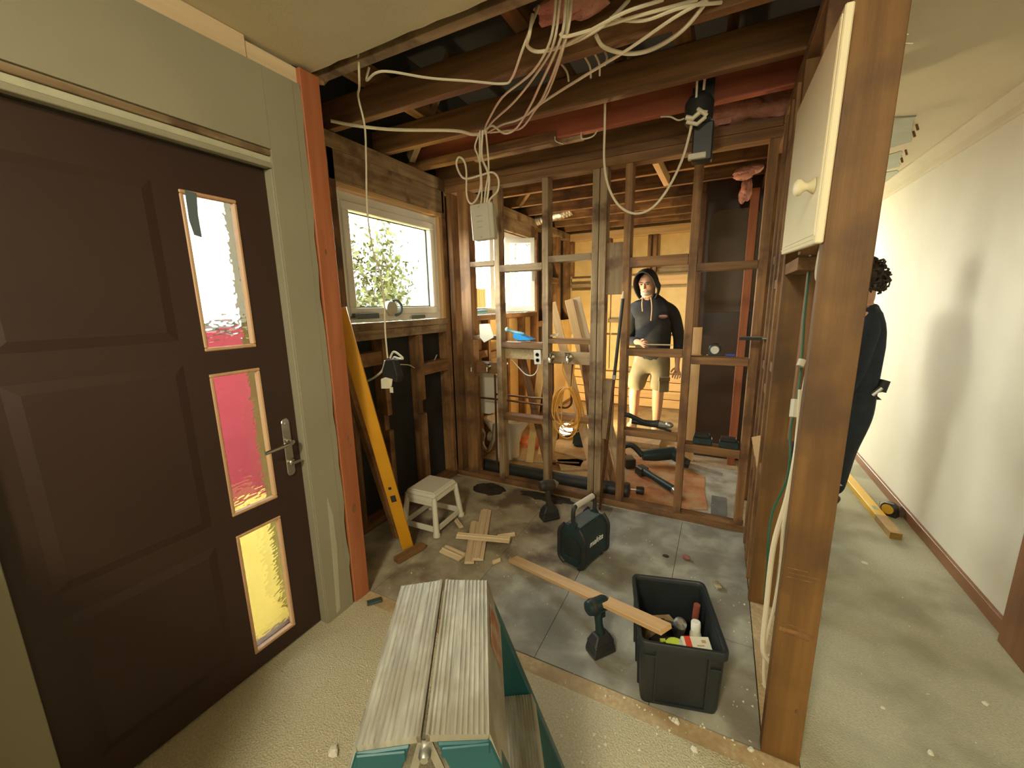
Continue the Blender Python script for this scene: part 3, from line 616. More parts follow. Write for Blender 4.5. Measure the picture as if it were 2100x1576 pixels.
# ------------------------------------------------------------------ folding work platform in the foreground
TH = math.radians(31.3)
lad = root('folding_work_platform', (-0.507, 0.596, 0.0), TH, 'scuffed aluminium folding step platform with teal legs on the carpet', 'step platform')
HL, HW, TZ = 0.200, 0.113, 0.75
for sgn in (-1, 1):
    # ribbed tread: the cross-section runs across, extruded along the length
    poly = []; N = 34
    for k in range(N + 1):
        u = k / N; x = 0.004 + u * (HW - 0.004); z = TZ + 0.010 * (1 - u)
        rib = 0.0014 if (k % 3 == 1 and not (11 < k < 15)) else 0.0
        poly.append((sgn * x, z + rib))
    poly += [(sgn * HW, TZ - 0.012), (sgn * 0.004, TZ - 0.004)]
    tread = put('tread', MB().prism(poly, -HL, HL, 'y'), alu, lad)
    put('edge_lip', MB().prism([(sgn * 0.004, TZ + 0.010), (sgn * 0.009, TZ + 0.013), (sgn * 0.012, TZ + 0.010), (sgn * 0.010, TZ - 0.008), (sgn * 0.004, TZ - 0.008)], -HL, HL, 'y'), alu, tread)
    # sloping side skirt under the outer edge
    sk = put('side_skirt', MB().prism([(sgn * HW, TZ), (sgn * (HW + 0.002), TZ - 0.002), (sgn * (HW + 0.033), TZ - 0.115), (sgn * (HW + 0.028), TZ - 0.118), (sgn * (HW - 0.004), TZ - 0.012)], -HL, HL, 'y'), alu, lad)
    if sgn > 0:
        M = Matrix.Translation((HW + 0.0045, 0.055, TZ - 0.004)) @ Matrix.Rotation(-0.27, 4, 'Y')
        put('warning_label', MB().box(-0.0012, 0.0014, -0.045, 0.075, -0.095, -0.012), mat('worn_red_label', (0.30, 0.10, 0.05), (0.42, 0.30, 0.2), 0.7, ns=25), sk, M)
    # legs: channel stiles at both ends, sloping outwards
    for e in (-1, 1):
        ya, yb = (HL - 0.002, HL - 0.030) if e > 0 else (-HL + 0.030, -HL + 0.002)
        zt, zb = TZ - 0.003, 0.0
        q = [(sgn * 0.018, zt), (sgn * HW, zt), (sgn * 0.352, zb), (sgn * 0.275, zb)]
        lg = put('leg', MB().prism([(sgn * 0.022, zt - 0.002), (sgn * (HW + 0.001), zt - 0.008), (sgn * 0.354, 0.02), (sgn * 0.272, 0.02)], min(ya, yb) - (0.006 if e < 0 else 0), max(ya, yb) + (0.006 if e > 0 else 0), 'y'), teal, lad, bevel=0.003)
        put('rubber_foot', MB().taper((sgn * 0.268 if sgn > 0 else -0.362, sgn * 0.362 if sgn > 0 else -0.268, min(ya, yb) - 0.006, max(ya, yb) + 0.006), (sgn * 0.270 if sgn > 0 else -0.356, sgn * 0.356 if sgn > 0 else -0.270, min(ya, yb) - 0.003, max(ya, yb) + 0.003), 0, 0.035), plastic_black, lg)
        put('end_cap', MB().box(min(sgn * 0.03, sgn * HW), max(sgn * 0.03, sgn * HW), min(ya, yb) - (0.009 if e < 0 else 0.0), max(ya, yb) + (0.009 if e > 0 else 0.0), TZ - 0.034, TZ - 0.012), teal, lg, bevel=0.002)
    # lower step between the stiles
    pl = []; z0 = 0.405
    for k in range(25):
        u = k / 24; pl.append((sgn * (0.138 + u * 0.092), z0 + (0.002 if k % 2 else 0.0)))
    pl += [(sgn * 0.240, z0 - 0.035), (sgn * 0.235, z0 - 0.036), (sgn * 0.228, z0 - 0.006), (sgn * 0.138, z0 - 0.006)]
    put('lower_step', MB().prism(pl, -HL + 0.032, HL - 0.032, 'y'), alu, lad)
for e in (-1, 1):
    y = e * (HL + 0.001)
    put('hinge_bolt', MB().lathe([(0.011, -0.012), (0.011, 0.0), (0.007, 0.006)], 12, Matrix.Translation((0.0, y, TZ - 0.035)) @ Matrix.Rotation(e * -PI / 2, 4, 'X')), steel, lad, smooth=True)
    for sgn in (-1, 1):
        put('hinge_strap', MB().beam((sgn * 0.004, y - e * 0.012, TZ - 0.012), (sgn * 0.026, y - e * 0.012, TZ - 0.085), 0.014, 0.003, (0, 1, 0)), steel, lad)

# ------------------------------------------------------------------ crate of tools
CR = math.radians(14.5)
cr = root('tool_crate', (-0.083, 1.536, 0.0), CR, 'dark grey plastic crate holding tools, at the corner of the bathroom', 'crate')
def rrect(hx, hy, r, n=5):
    out = []
    for cx, cy, a0 in ((hx - r, hy - r, 0), (-hx + r, hy - r, 90), (-hx + r, -hy + r, 180), (hx - r, -hy + r, 270)):
        for k in range(n): a = math.radians(a0 + 90 * k / (n - 1)); out.append((cx + r * math.cos(a), cy + r * math.sin(a)))
    return out
def shell(rings, closed=False):
    m = MB(); n = len(rings[0][0])
    for poly, z in rings: m.v += [(x, y, z) for x, y in poly]
    for i in range(len(rings) - 1):
        for j in range(n): m.f.append((i * n + j, i * n + (j + 1) % n, (i + 1) * n + (j + 1) % n, (i + 1) * n + j))
    if closed:
        k = (len(rings) - 1) * n
        for j in range(n): m.f.append((k + j, k + (j + 1) % n, (j + 1) % n, j))
    else:
        m.f.append(tuple(range(n - 1, -1, -1))); m.f.append(tuple((len(rings) - 1) * n + j for j in range(n)))
    return m
put('crate_body', shell([(rrect(0.133, 0.170, 0.02), 0.0), (rrect(0.136, 0.174, 0.02), 0.02), (rrect(0.143, 0.184, 0.022), 0.255), (rrect(0.143, 0.184, 0.022), 0.262), (rrect(0.133, 0.174, 0.02), 0.262), (rrect(0.128, 0.165, 0.018), 0.008)]), crate_grey, cr, smooth=True)
put('rim', shell([(rrect(0.144, 0.185, 0.022), 0.248), (rrect(0.152, 0.193, 0.026), 0.250), (rrect(0.152, 0.193, 0.026), 0.276), (rrect(0.149, 0.190, 0.024), 0.281), (rrect(0.140, 0.181, 0.021), 0.281), (rrect(0.137, 0.178, 0.021), 0.276), (rrect(0.136, 0.177, 0.021), 0.25)], True), crate_grey, cr, smooth=True)
for x in (-0.088, 0.088):
    for e in (-1, 1): put('rib', MB().prism([(e * 0.172, 0.01), (e * 0.178, 0.01), (e * 0.190, 0.25), (e * 0.182, 0.25)], x - 0.004, x + 0.004, 'x'), crate_grey, cr)
for e in (-1, 1): 
    for xa, xb, z in ((-0.128, -0.092, 0.218), (0.092, 0.128, 0.20)): put('ledge', MB().box(xa, xb, min(e * 0.183, e * 0.189), max(e * 0.183, e * 0.189), z, z + 0.008), crate_grey, cr)
put('ledge', MB().box(-0.086, 0.086, -0.178, -0.173, 0.012, 0.02), crate_grey, cr)
for y in (-0.10, 0.0, 0.10): put('rib', MB().prism([(-0.135, 0.01), (-0.141, 0.01), (-0.149, 0.25), (-0.142, 0.25)], y - 0.004, y + 0.004, 'y'), crate_grey, cr)
CM = WM[cr]
def in_crate(x, y, z, rz=0): return CM @ Matrix.Translation((x, y, z)) @ Matrix.Rotation(rz, 4, 'Z')
r_ = root('screw_box', label='small white box with a red stripe standing in the grey crate', cat='box', M=in_crate(0.060, -0.105, 0.205, 0.15) @ Matrix.Rotation(0.38, 4, 'X'))
put('carton', MB().box(-0.05, 0.05, -0.03, 0.03, -0.17, 0.03), paper, r_, bevel=0.001)
put('red_stripe', MB().box(-0.040, -0.018, -0.0305, 0.0305, -0.169, 0.0308), red_print, r_)
put('print', MB().box(0.0, 0.03, -0.02, -0.012, 0.03, 0.0305).box(0.0, 0.026, -0.004, 0.0, 0.03, 0.0305).box(0.02, 0.035, 0.008, 0.018, 0.03, 0.0305), cardboard, r_)
r_ = root('glue_bottle', label='white bottle with a ringed cap lying against the crate side', cat='bottle', M=in_crate(0.085, -0.015, 0.015) @ Matrix.Rotation(-0.15, 4, 'X'))
put('bottle_body', MB().lathe([(0.0215, 0), (0.022, 0.004), (0.022, 0.16), (0.017, 0.175)], 16), paper, r_, smooth=True)
put('cap', MB().lathe([(0.0185, 0.175), (0.0185, 0.205), (0.0165, 0.21)], 16), upvc, r_, smooth=True)
put('label_band', MB().lathe([(0.0225, 0.13), (0.0225, 0.15)], 16), patch_green, r_, smooth=True)
r_ = root('tape_reel', label='black and lime tape reel lying beside the pine batten end', cat='tape', M=in_crate(-0.005, -0.085, 0.150, 0.2))
put('reel', MB().lathe([(0.05, -0.10), (0.052, -0.096), (0.052, 0.03), (0.045, 0.036)], 20), tool_black, r_, smooth=True)
put('lime_trim', MB().lathe([(0.030, 0.0365), (0.036, 0.0385), (0.036, 0.0425), (0.026, 0.0425)], 18).box(0.02, 0.047, -0.01, 0.014, 0.030, 0.041).box(-0.05, -0.03, 0.02, 0.032, 0.025, 0.041), lime, r_)
r_ = root('caulking_gun', label='dull metal caulking gun lying in the crate', cat='tool', M=in_crate(0.02, 0.06, 0.13, -0.1) @ Matrix.Rotation(0.5, 4, 'X'))
put('barrel', MB().lathe([(0.024, -0.10), (0.025, -0.096), (0.025, 0.08), (0.012, 0.095)], 14), steel, r_, Matrix.Translation((0.012, 0, 0)), smooth=True)
put('handle', MB().box(-0.06, -0.045, -0.015, 0.015, -0.08, 0.06).box(-0.045, 0.0, -0.01, 0.01, 0.045, 0.06), tool_black, r_, bevel=0.003)
put('rod', MB().tube([(0.012, 0, -0.1), (0.012, 0, -0.13)], 0.004, 6), steel, r_)
r_ = root('wooden_block', label='brown timber offcut lying across the back of the crate', cat='offcut', M=in_crate(-0.045, 0.09, 0.135, 0.5) @ Matrix.Rotation(0.2, 4, 'Y'))
put('offcut', MB().box(-0.07, 0.07, -0.022, 0.022, -0.105, 0.015), particle, r_, bevel=0.002)
put('saw_mark', MB().box(0.01, 0.045, -0.018, 0.018, 0.015, 0.0165), cardboard, r_)
solo('red_cloth', MB().blob((0, 0, 0), 0.035, 0.045, 0.06, noise=0.12), mat('dull_red_cloth', (0.22, 0.05, 0.025), (0.28, 0.07, 0.035), 0.9, ns=14), 'crumpled dull red cloth in the far left of the crate', 'cloth', M=in_crate(-0.09, 0.11, 0.068), smooth=True)
solo('red_handled_file', MB().tube([(0, 0, -0.16), (0, 0, 0.0)], 0.006, 8).tube([(0, 0, 0.0), (0, 0, 0.07)], 0.013, 10), mat('dull_red_cloth', (0.22, 0.05, 0.025)), 'red handled file standing in the far right of the crate', 'tool', M=in_crate(0.100, 0.09, 0.172) @ Matrix.Rotation(0.05, 4, 'Y'), smooth=True)
put('tool_bag', MB().blob((0, 0, 0), 0.105, 0.13, 0.05, noise=0.10), tool_black, None, in_crate(0.0, 0.02, 0.060), label='black tool pouch heap on the crate bottom', cat='tool pouch', smooth=True)

# pine batten resting on the crate
A = Vector((-0.99, 1.89, 0.012)); B = Vector((-0.097, 1.358, 0.325))
bt = timber(None, 'pine_batten', A, B, 0.062, 0.019, wood_new, (0, 0, 1), label='fresh pine batten with one end propped on the grey crate', cat='timber')

# ------------------------------------------------------------------ cordless tools
def driver(loc, rz, label, tilt=0.0, body=tool_teal, s=1.0, nose_up=0.0, M=None):
    Mr = M if M is not None else Matrix.Translation(loc) @ Matrix.Rotation(rz, 4, 'Z') @ Matrix.Rotation(tilt, 4, 'Y') @ Matrix.Scale(s, 4)
    r = root('impact_driver', label=label, cat='power tool', M=Mr)
    # local: nose towards +y, stands on its battery
    bt = put('battery', MB().taper((-0.036, 0.036, -0.058, 0.058), (-0.038, 0.038, -0.060, 0.056), 0.0, 0.022).taper((-0.038, 0.038, -0.060, 0.056), (-0.034, 0.034, -0.050, 0.050), 0.022, 0.055), plastic_black, r, bevel=0.004)
    put('battery_mark', MB().box(-0.0395, -0.038, -0.03, -0.026, 0.01, 0.042).box(-0.0395, -0.038, -0.018, -0.014, 0.01, 0.042).box(-0.0395, -0.038, -0.006, 0.03, 0.022, 0.03), box_grey, bt)
    put('foot', MB().taper((-0.036, 0.036, -0.056, 0.054), (-0.022, 0.022, -0.030, 0.034), 0.055, 0.095), tool_black, r, bevel=0.005)
    put('handle', MB().tube(spline([(0, 0.0, 0.085), (0, -0.006, 0.13), (0, -0.010, 0.175), (0, -0.004, 0.215)], 4), [0.020] * 4 + [0.018] * 4 + [0.019] * 4 + [0.022], 12), body, r, smooth=True)
    put('trigger', MB().box(-0.007, 0.007, 0.008, 0.026, 0.165, 0.2), tool_black, r, bevel=0.003)
    hd = put('motor_housing', MB().lathe([(0.020, -0.072), (0.030, -0.066), (0.034, -0.050), (0.034, 0.02), (0.029, 0.032)], 18, Matrix.Translation((0, 0, 0.235)) @ Matrix.Rotation(-PI / 2, 4, 'X')), body, r, smooth=True)
    put('end_ring', MB().lathe([(0.0345, -0.050), (0.036, -0.044), (0.036, -0.036), (0.0345, -0.030)], 18, Matrix.Translation((0, 0, 0.235)) @ Matrix.Rotation(-PI / 2, 4, 'X')), tool_black, hd, smooth=True)
    put('nose', MB().lathe([(0.028, 0.032), (0.022, 0.045), (0.014, 0.052), (0.011, 0.060), (0.004, 0.061), (0.004, 0.066)], 16, Matrix.Translation((0, 0, 0.235)) @ Matrix.Rotation(-PI / 2, 4, 'X')), steel, r, smooth=True)
    return r
driver((-0.362, 1.490, 0.003), math.radians(-38), 'teal impact driver standing on its battery beside the pine batten', tilt=-0.06, s=0.95)
driver((-0.975, 2.425, 0.001), math.radians(-42), 'impact driver standing in the shade behind the jobsite radio', body=mat('brownish_tool', (0.035, 0.025, 0.016), (0.05, 0.036, 0.022), 0.5, ns=6), s=1.08)

# jobsite radio
ra = root('jobsite_radio', (-0.63, 2.106, 0.0), math.radians(73), 'dark teal jobsite radio with a carry handle on the bathroom floor', 'radio')
prof = [(-0.085, 0.03), (-0.085, 0.20), (-0.055, 0.245), (0.055, 0.245), (0.085, 0.20), (0.085, 0.03), (0.06, 0.004), (-0.06, 0.004)]
put('case', MB().prism(prof, -0.125, 0.125, 'x'), tool_teal, ra, bevel=0.008, segs=2)
for sx in (-1, 1):
    for sy in (-1, 1):
        put('corner_guard', MB().tube(spline([(sx * 0.123, sy * 0.050, 0.010), (sx * 0.124, sy * 0.082, 0.04), (sx * 0.124, sy * 0.084, 0.12), (sx * 0.124, sy * 0.082, 0.20), (sx * 0.122, sy * 0.050, 0.246)], 4), 0.013, 8), tool_black, ra, smooth=True)
        put('foot', MB().lathe([(0.02, 0.0), (0.018, 0.012)], 10, Matrix.Translation((sx * 0.095, sy * 0.05, 0))), tool_black, ra)
put('top_deck', MB().box(-0.10, 0.10, -0.045, 0.045, 0.244, 0.252), mat('radio_deck', (0.06, 0.08, 0.08), (0.09, 0.11, 0.11), 0.35, ns=6), ra, bevel=0.003)
gr = put('speaker_grille', MB().lathe([(0.062, -0.003), (0.066, 0.0), (0.066, 0.003)], 24, Matrix.Translation((-0.126, 0.0, 0.12)) @ Matrix.Rotation(-PI / 2, 4, 'Y')), tool_black, ra)
for k in range(5): put('grille_bar', MB().box(-0.132, -0.129, -0.05, 0.05, 0.075 + k * 0.022, 0.080 + k * 0.022), tool_teal, gr)
put('side_grip', MB().box(-0.131, -0.126, -0.055, 0.055, 0.05, 0.06), tool_teal, ra, bevel=0.002)
hn = put('handle', MB().tube(spline([(-0.105, 0, 0.235), (-0.110, 0, 0.30), (-0.105, 0, 0.345), (-0.085, 0, 0.356), (0, 0, 0.358), (0.085, 0, 0.356), (0.105, 0, 0.345), (0.110, 0, 0.30), (0.105, 0, 0.235)], 4), 0.0125, 10), tool_black, ra, smooth=True)
put('grip', MB().tube([(-0.085, 0, 0.357), (0.085, 0, 0.357)], 0.0165, 12), box_grey, hn, smooth=True)
for x in (-0.105, 0.105): put('handle_pivot', MB().lathe([(0.022, -0.015), (0.022, 0.015)], 14, Matrix.Translation((x, 0, 0.245)) @ Matrix.Rotation(PI / 2, 4, 'Y')), tool_teal, ra)
tx = bpy.data.curves.new('lettering', 'FONT'); tx.body = 'makita'; tx.size = 0.052; tx.extrude = 0.0008; tx.shear = 0.25; tx.align_x = 'CENTER'
tx.materials.append(upvc); to = bpy.data.objects.new('lettering_curve', tx); COL.objects.link(to)
tm = bpy.data.meshes.new_from_object(to.evaluated_get(bpy.context.evaluated_depsgraph_get())); bpy.data.objects.remove(to)
to = bpy.data.objects.new('lettering', tm); COL.objects.link(to); to.parent = ra
Lm = Matrix.Translation((0.0, -0.0862, 0.128)) @ Matrix.Rotation(PI / 2, 4, 'X'); to.matrix_basis = Lm; WM[to] = WM[ra] @ Lm

# ------------------------------------------------------------------ white plastic stool
st = root('plastic_stool', (-1.69, 2.045, 0.0), 0.03, 'white plastic step stool standing against the black paper wall', 'stool')
h2 = 0.285
seat = put('seat', MB().taper((-0.120, 0.120, -0.135, 0.135), (-0.105, 0.105, -0.120, 0.120), h2 - 0.03, h2), plastic_white, st, bevel=0.008, segs=2)
put('seat_apron', MB().taper((-0.122, 0.122, -0.138, 0.138), (-0.118, 0.118, -0.133, 0.133), h2 - 0.055, h2 - 0.031), plastic_white, st)
for sx in (-1, 1):
    for sy in (-1, 1):
        put('leg', MB().tube([(sx * 0.108, sy * 0.122, h2 - 0.03), (sx * 0.130, sy * 0.146, 0.02), (sx * 0.131, sy * 0.147, 0.018), (sx * 0.132, sy * 0.148, 0.0)], [0.017, 0.020, 0.024, 0.024], 10), plastic_white, st, smooth=True)
for sx in (-1, 1): put('foot_rail', MB().beam((sx * 0.129, -0.14, 0.045), (sx * 0.129, 0.14, 0.045), 0.010, 0.040), plastic_white, st, bevel=0.002)
for sy in (-1, 1): put('foot_rail', MB().beam((-0.124, sy * 0.145, 0.045), (0.124, sy * 0.145, 0.045), 0.010, 0.040), plastic_white, st, bevel=0.002)
for sy in (-1, 1):
    put('web', MB().prism([(-0.105, h2 - 0.056), (-0.117, 0.13), (-0.095, h2 - 0.09), (0.095, h2 - 0.09), (0.117, 0.13), (0.105, h2 - 0.056)], sy * 0.126 - 0.003, sy * 0.126 + 0.003, 'y'), plastic_white, st)

# ------------------------------------------------------------------ levels and leaning timber on the left
a = Vector((-1.642, 1.725, 0.030)); a.z = 0.004; b = Vector((-1.655, 1.436, 1.302))
Mv, L = frame_between(a, b, (0.75, 0.66, 0.0))
lv = root('spirit_level', label='long yellow spirit level leaning on the red-brown corner stud', cat='spirit level', M=Mv)
put('beam', MB().box(-0.012, 0.012, -0.034, 0.034, 0, L + 0.18), level_yellow, lv, bevel=0.002)
put('vial_window', MB().box(-0.0128, 0.0128, -0.018, 0.016, 0.355, 0.405), tool_black, lv, bevel=0.003)
put('hang_hole', MB().lathe([(0.010, -0.0127), (0.010, 0.0127)], 12, Matrix.Translation((0, -0.004, 0.455)) @ Matrix.Rotation(PI / 2, 4, 'Y')), tool_black, lv)
for z in (0, L + 0.172): put('end_cap', MB().box(-0.0125, 0.0125, -0.0345, 0.0345, z, z + 0.008), level_yellow, lv)
timber(None, 'leaning_timber', (-1.800, 1.82, 0.0), (-1.72, 1.43, 1.30), 0.09, 0.035, wood_old, (0.6, 0.1, 0), label='brown timber leaning behind the yellow spirit level', cat='timber')
timber(None, 'timber_offcut', (-1.601, 1.575, 0.017), (-1.557, 1.770, 0.017), 0.05, 0.03, wood_dark, label='flat brown offcut under the foot of the spirit level', cat='offcut')

# ------------------------------------------------------------------ moulding offcuts on the floor
def moulding(name, a, b, wdt, label, z=0.002, up=(0, 0, 1), nz=0):
    a = Vector((a[0], a[1], z)); b = Vector((b[0], b[1], z + nz)); M, L = frame_between(a, b, up)
    k = wdt / 0.07
    poly = [(-0.035 * k, 0.0), (0.035 * k, 0.0), (0.035 * k, 0.010), (0.022 * k, 0.013), (0.018 * k, 0.020), (0.004 * k, 0.016), (-0.012 * k, 0.021), (-0.016 * k, 0.013), (-0.035 * k, 0.009)]
    r = solo(name, MB().prism(poly, 0, L, 'z'), wood_pale, label, 'moulding', M=M)
    return r
moulding('cornice_offcut', (-1.206, 1.751, -0.000), (-1.416, 2.147, 0.000), 0.055, 'narrow pale moulding offcut lying underneath the crossed pieces')
moulding('cornice_offcut', (-1.179, 1.794, 0.000), (-1.427, 2.319, 0.000), 0.075, 'long pale moulding offcut pointing at the stud wall, under the crosspiece', z=0.004)
moulding('cornice_offcut', (-1.410, 1.928, 0.000), (-1.080, 2.026, -0.000), 0.055, 'pale moulding offcut lying crosswise on top of the others', z=0.027)
moulding('cornice_offcut', (-1.426, 1.804, 0.000), (-1.268, 1.782, 0.000), 0.075, 'short wide moulding offcut at the near left of the crossed pieces')
moulding('cornice_offcut', (-1.186, 2.059, 0.000), (-1.099, 2.131, -0.000), 0.022, 'thin pale splinter of moulding to the right of the crossed pieces')
moulding('cornice_offcut', (-1.083, 1.809, 0.000), (-1.055, 1.853, -0.000), 0.014, 'tiny sliver of moulding before the pine batten end')
moulding('cornice_offcut', (-1.547, 2.114, 0.000), (-1.466, 2.055, 0.000), 0.03, 'small pale moulding stub beside the stool foot')
sc = (-1.474, 1.281, -0.000)
solo('green_scrap', MB().box(-0.035, 0.035, -0.016, 0.016, 0, 0.012), mat('dark_green_scrap', (0.03, 0.06, 0.055), (0.05, 0.08, 0.07), 0.7, ns=9), 'small dark green scrap on the carpet behind the platform', 'scrap', M=Matrix.Translation(sc) @ Matrix.Rotation(0.9, 4, 'Z'), bevel=0.002)
sc = (-0.084, 2.336, 0.000)
solo('red_plug', MB().lathe([(0.016, -0.03), (0.022, -0.02), (0.022, 0.02), (0.010, 0.035)], 12, Matrix.Translation((0, 0, 0.022)) @ Matrix.Rotation(PI / 2, 4, 'Y')), mat('dusty_red', (0.24, 0.075, 0.05), (0.3, 0.12, 0.09), 0.7, ns=15), 'dusty red plastic plug lying on the grey floor', 'plug', M=Matrix.Translation(sc) @ Matrix.Rotation(-0.4, 4, 'Z') @ Matrix.Scale(0.62, 4), smooth=True)

def debris(name, spots, label, m=crumb, smin=0.004, smax=0.010):
    for i, (p, s) in enumerate(spots):
        solo(name, MB().blob((0, 0, s * 0.45), s, s * 0.75, s * 0.5, n=7, m=5, noise=0.25), m, label[i] if isinstance(label, list) else label, 'debris', M=Matrix.Translation(p) @ Matrix.Rotation(random.uniform(0, 3), 4, 'Z'))
debris('plaster_lump', [((-1.061, 0.692, 0.000), 0.022)], 'torn white plaster lump on the carpet left of the platform')
debris('plaster_lump', [((0.022, 1.240, 0.000), 0.014)], 'round white plaster lump on the carpet right of the platform')
debris('plaster_lump', [((-0.044, 1.311, 0.000), 0.016)], 'pale plaster lump at the edge of the grey floor before the crate')
debris('plaster_lump', [((0.191, 1.323, 0.000), 0.012)], 'white plaster lump at the foot of the end post')
debris('plaster_chip', [((0.714, 1.568, 0.000), 0.012)], 'white chip on the hall carpet at the bottom edge')
debris('plaster_chip', [((0.965, 1.879, 0.000), 0.012)], 'upright white chip on the hall carpet near the door casing')
debris('plaster_chip', [((0.628, 1.697, 0.000), 0.008)], 'round white chip in the middle of the hall carpet')
debris('plaster_chip', [((0.820, 2.723, 0.000), 0.013)], 'white splinter on the hall carpet near the yellow level')
debris('plaster_lump', [((0.079, 2.152, 0.000), 0.030)], 'cream plaster fragment lying behind the crate', mat('cream_fragment', (0.42, 0.36, 0.24), (0.16, 0.11, 0.06), 0.85, ns=20))
# the rest nobody could count
cm = MB(); rs = random.Random(3)
def scatter(n, x0, x1, y0, y1, smin, smax, z=0.0):
    for _ in range(n):
        x = rs.uniform(x0, x1); y = rs.uniform(y0, y1); s = smin + (smax - smin) * rs.random() ** 3
        q = [rs.uniform(0.6, 1.2) * s for _ in range(6)]; a = rs.uniform(0, 6.28)
        pts = [(x + q[k] * math.cos(a + k * 2.09), y + q[k] * math.sin(a + k * 2.09), z) for k in range(3)] + [(x + q[k + 3] * 0.6 * math.cos(a + 0.5 + k * 2.09), y + q[k + 3] * 0.6 * math.sin(a + 0.5 + k * 2.09), z + s * 0.8) for k in range(3)]
        cm.add(pts, [(0, 2, 1), (3, 4, 5), (0, 1, 4, 3), (1, 2, 5, 4), (2, 0, 3, 5)])
scatter(150, -0.45, 0.28, 1.02, 1.36, 0.002, 0.008); scatter(120, -0.2, 0.3, 1.3, 2.2, 0.002, 0.006, -0.003); scatter(150, -1.5, -0.2, 0.5, 1.25, 0.0015, 0.005)
scatter(160, -1.5, -0.2, 1.35, 2.6, 0.002, 0.006, -0.003); scatter(90, 0.35, 1.15, 0.9, 3.0, 0.0015, 0.0045); scatter(60, 0.2, 0.32, 1.4, 2.3, 0.002, 0.007, -0.003); scatter(60, -0.7, 0.15, 2.9, 3.6, 0.002, 0.006)
put('rubble_crumbs', cm, crumb, label='plaster crumbs and dust specks strewn over the floors', kind='stuff')

# ------------------------------------------------------------------ cupboard door on the stud frame
cd = root('cupboard_door', label='cream cupboard door with a round knob fixed to the stud frame', cat='cupboard door', M=Matrix.Translation((0.2, 1.318, 1.618)) @ Matrix.Rotation(0.055, 4, 'X'))
put('door_panel', MB().box(-0.002, 0.016, 0.0, 0.72, 0.0, 0.515), cream_board, cd, bevel=0.003)
put('bead', MB().box(-0.0045, -0.0021, 0.012, 0.016, 0.02, 0.50).box(-0.0045, -0.0021, 0.024, 0.028, 0.03, 0.50).box(-0.0045, -0.0021, 0.012, 0.71, 0.012, 0.016).box(-0.0045, -0.0021, 0.024, 0.70, 0.024, 0.028), cream_board, cd)
put('knob', MB().lathe([(0.021, 0), (0.0205, 0.003), (0.010, 0.016), (0.011, 0.022), (0.021, 0.032), (0.022, 0.040), (0.014, 0.047), (0.004, 0.049)], 20, Matrix.Translation((-0.002, 0.115, 0.155)) @ Matrix.Rotation(-PI / 2, 4, 'Y')), cream_board, cd, smooth=True)

# ------------------------------------------------------------------ wires in the stud frame beside the end post
cable('green_wire', [(0.281, 1.900, 1.679), (0.272, 1.850, 1.432), (0.275, 1.800, 1.184), (0.258, 1.750, 1.007), (0.259, 1.700, 0.901), (0.243, 1.620, 0.846), (0.205, 1.550, 0.760), (0.196, 1.500, 0.674), (0.200, 1.480, 0.577), (0.199, 1.460, 0.478)], 0.0042, cable_green, 'green earth wire hanging down beside the brown end post')
cable('white_cable', [(0.286, 1.750, 1.692), (0.272, 1.700, 1.563), (0.274, 1.620, 1.499), (0.264, 1.600, 1.282), (0.249, 1.550, 1.097), (0.242, 1.500, 0.996), (0.230, 1.480, 0.851), (0.206, 1.460, 0.682), (0.203, 1.440, 0.476), (0.204, 1.420, 0.321), (0.227, 1.420, 0.277)], 0.008, cable_white, 'thick white cable running down beside the brown end post')
cable('white_cable', [(0.226, 1.460, 1.210), (0.237, 1.460, 0.961), (0.226, 1.460, 0.757), (0.232, 1.460, 0.600), (0.225, 1.450, 0.457), (0.213, 1.440, 0.327), (0.216, 1.430, 0.219), (0.222, 1.420, 0.172)], 0.005, cable_white, 'thinner white cable between the end post and the thick cable')
solo('wire_clip', MB().tube([(0.267, 1.750, 1.266), (0.261, 1.740, 1.243)], 0.012, 8), box_grey, 'pale plastic clip halfway up the green wire', 'clip')
solo('wire_clip', MB().tube([(0.243, 1.620, 1.146), (0.240, 1.600, 1.089)], 0.014, 8), box_grey, 'larger pale plastic clip on the white cable', 'clip')

# ------------------------------------------------------------------ cables under the joists
def cb(i, pts, r, label): return cable('white_cable', pts, r, cable_white, label)
zc = 2.42
cb(1, [(-0.677, 1.586, 2.550), (-0.736, 1.569, 2.420), (-0.862, 1.727, 2.420), (-0.920, 1.747, 2.420), (-1.036, 1.656, 2.420), (-1.166, 1.557, 2.420), (-1.274, 1.442, 2.420), (-1.334, 1.421, 2.420), (-1.422, 1.459, 2.430), (-1.395, 1.452, 2.470)], 0.005, 'white cable looping along the near joist to the left')
cb(2, [(-0.583, 1.514, 2.500), (-0.630, 1.578, 2.420), (-0.775, 1.734, 2.420), (-0.976, 1.851, 2.420), (-1.176, 2.059, 2.430), (-1.253, 2.157, 2.440)], 0.005, 'leftmost white cable of the bundle dropping to the tie')
cb(3, [(-0.571, 1.521, 2.500), (-0.610, 1.574, 2.420), (-0.704, 1.694, 2.420), (-0.931, 1.903, 2.420), (-1.154, 2.071, 2.430), (-1.250, 2.173, 2.440)], 0.005, 'second white cable of the bundle dropping to the tie')
cb(4, [(-0.554, 1.530, 2.500), (-0.591, 1.584, 2.420), (-0.794, 1.855, 2.420), (-0.906, 2.000, 2.420), (-1.063, 2.177, 2.420), (-1.156, 2.212, 2.420), (-1.178, 2.113, 2.430), (-1.246, 2.145, 2.430)], 0.0055, 'white cable of the bundle curling up into the tie')
cb(5, [(-0.545, 1.535, 2.500), (-0.593, 1.615, 2.420), (-0.786, 1.908, 2.420), (-0.899, 2.032, 2.420), (-1.016, 2.095, 2.420), (-1.126, 2.128, 2.430), (-1.258, 2.199, 2.440)], 0.005, 'white cable at the middle of the bundle')
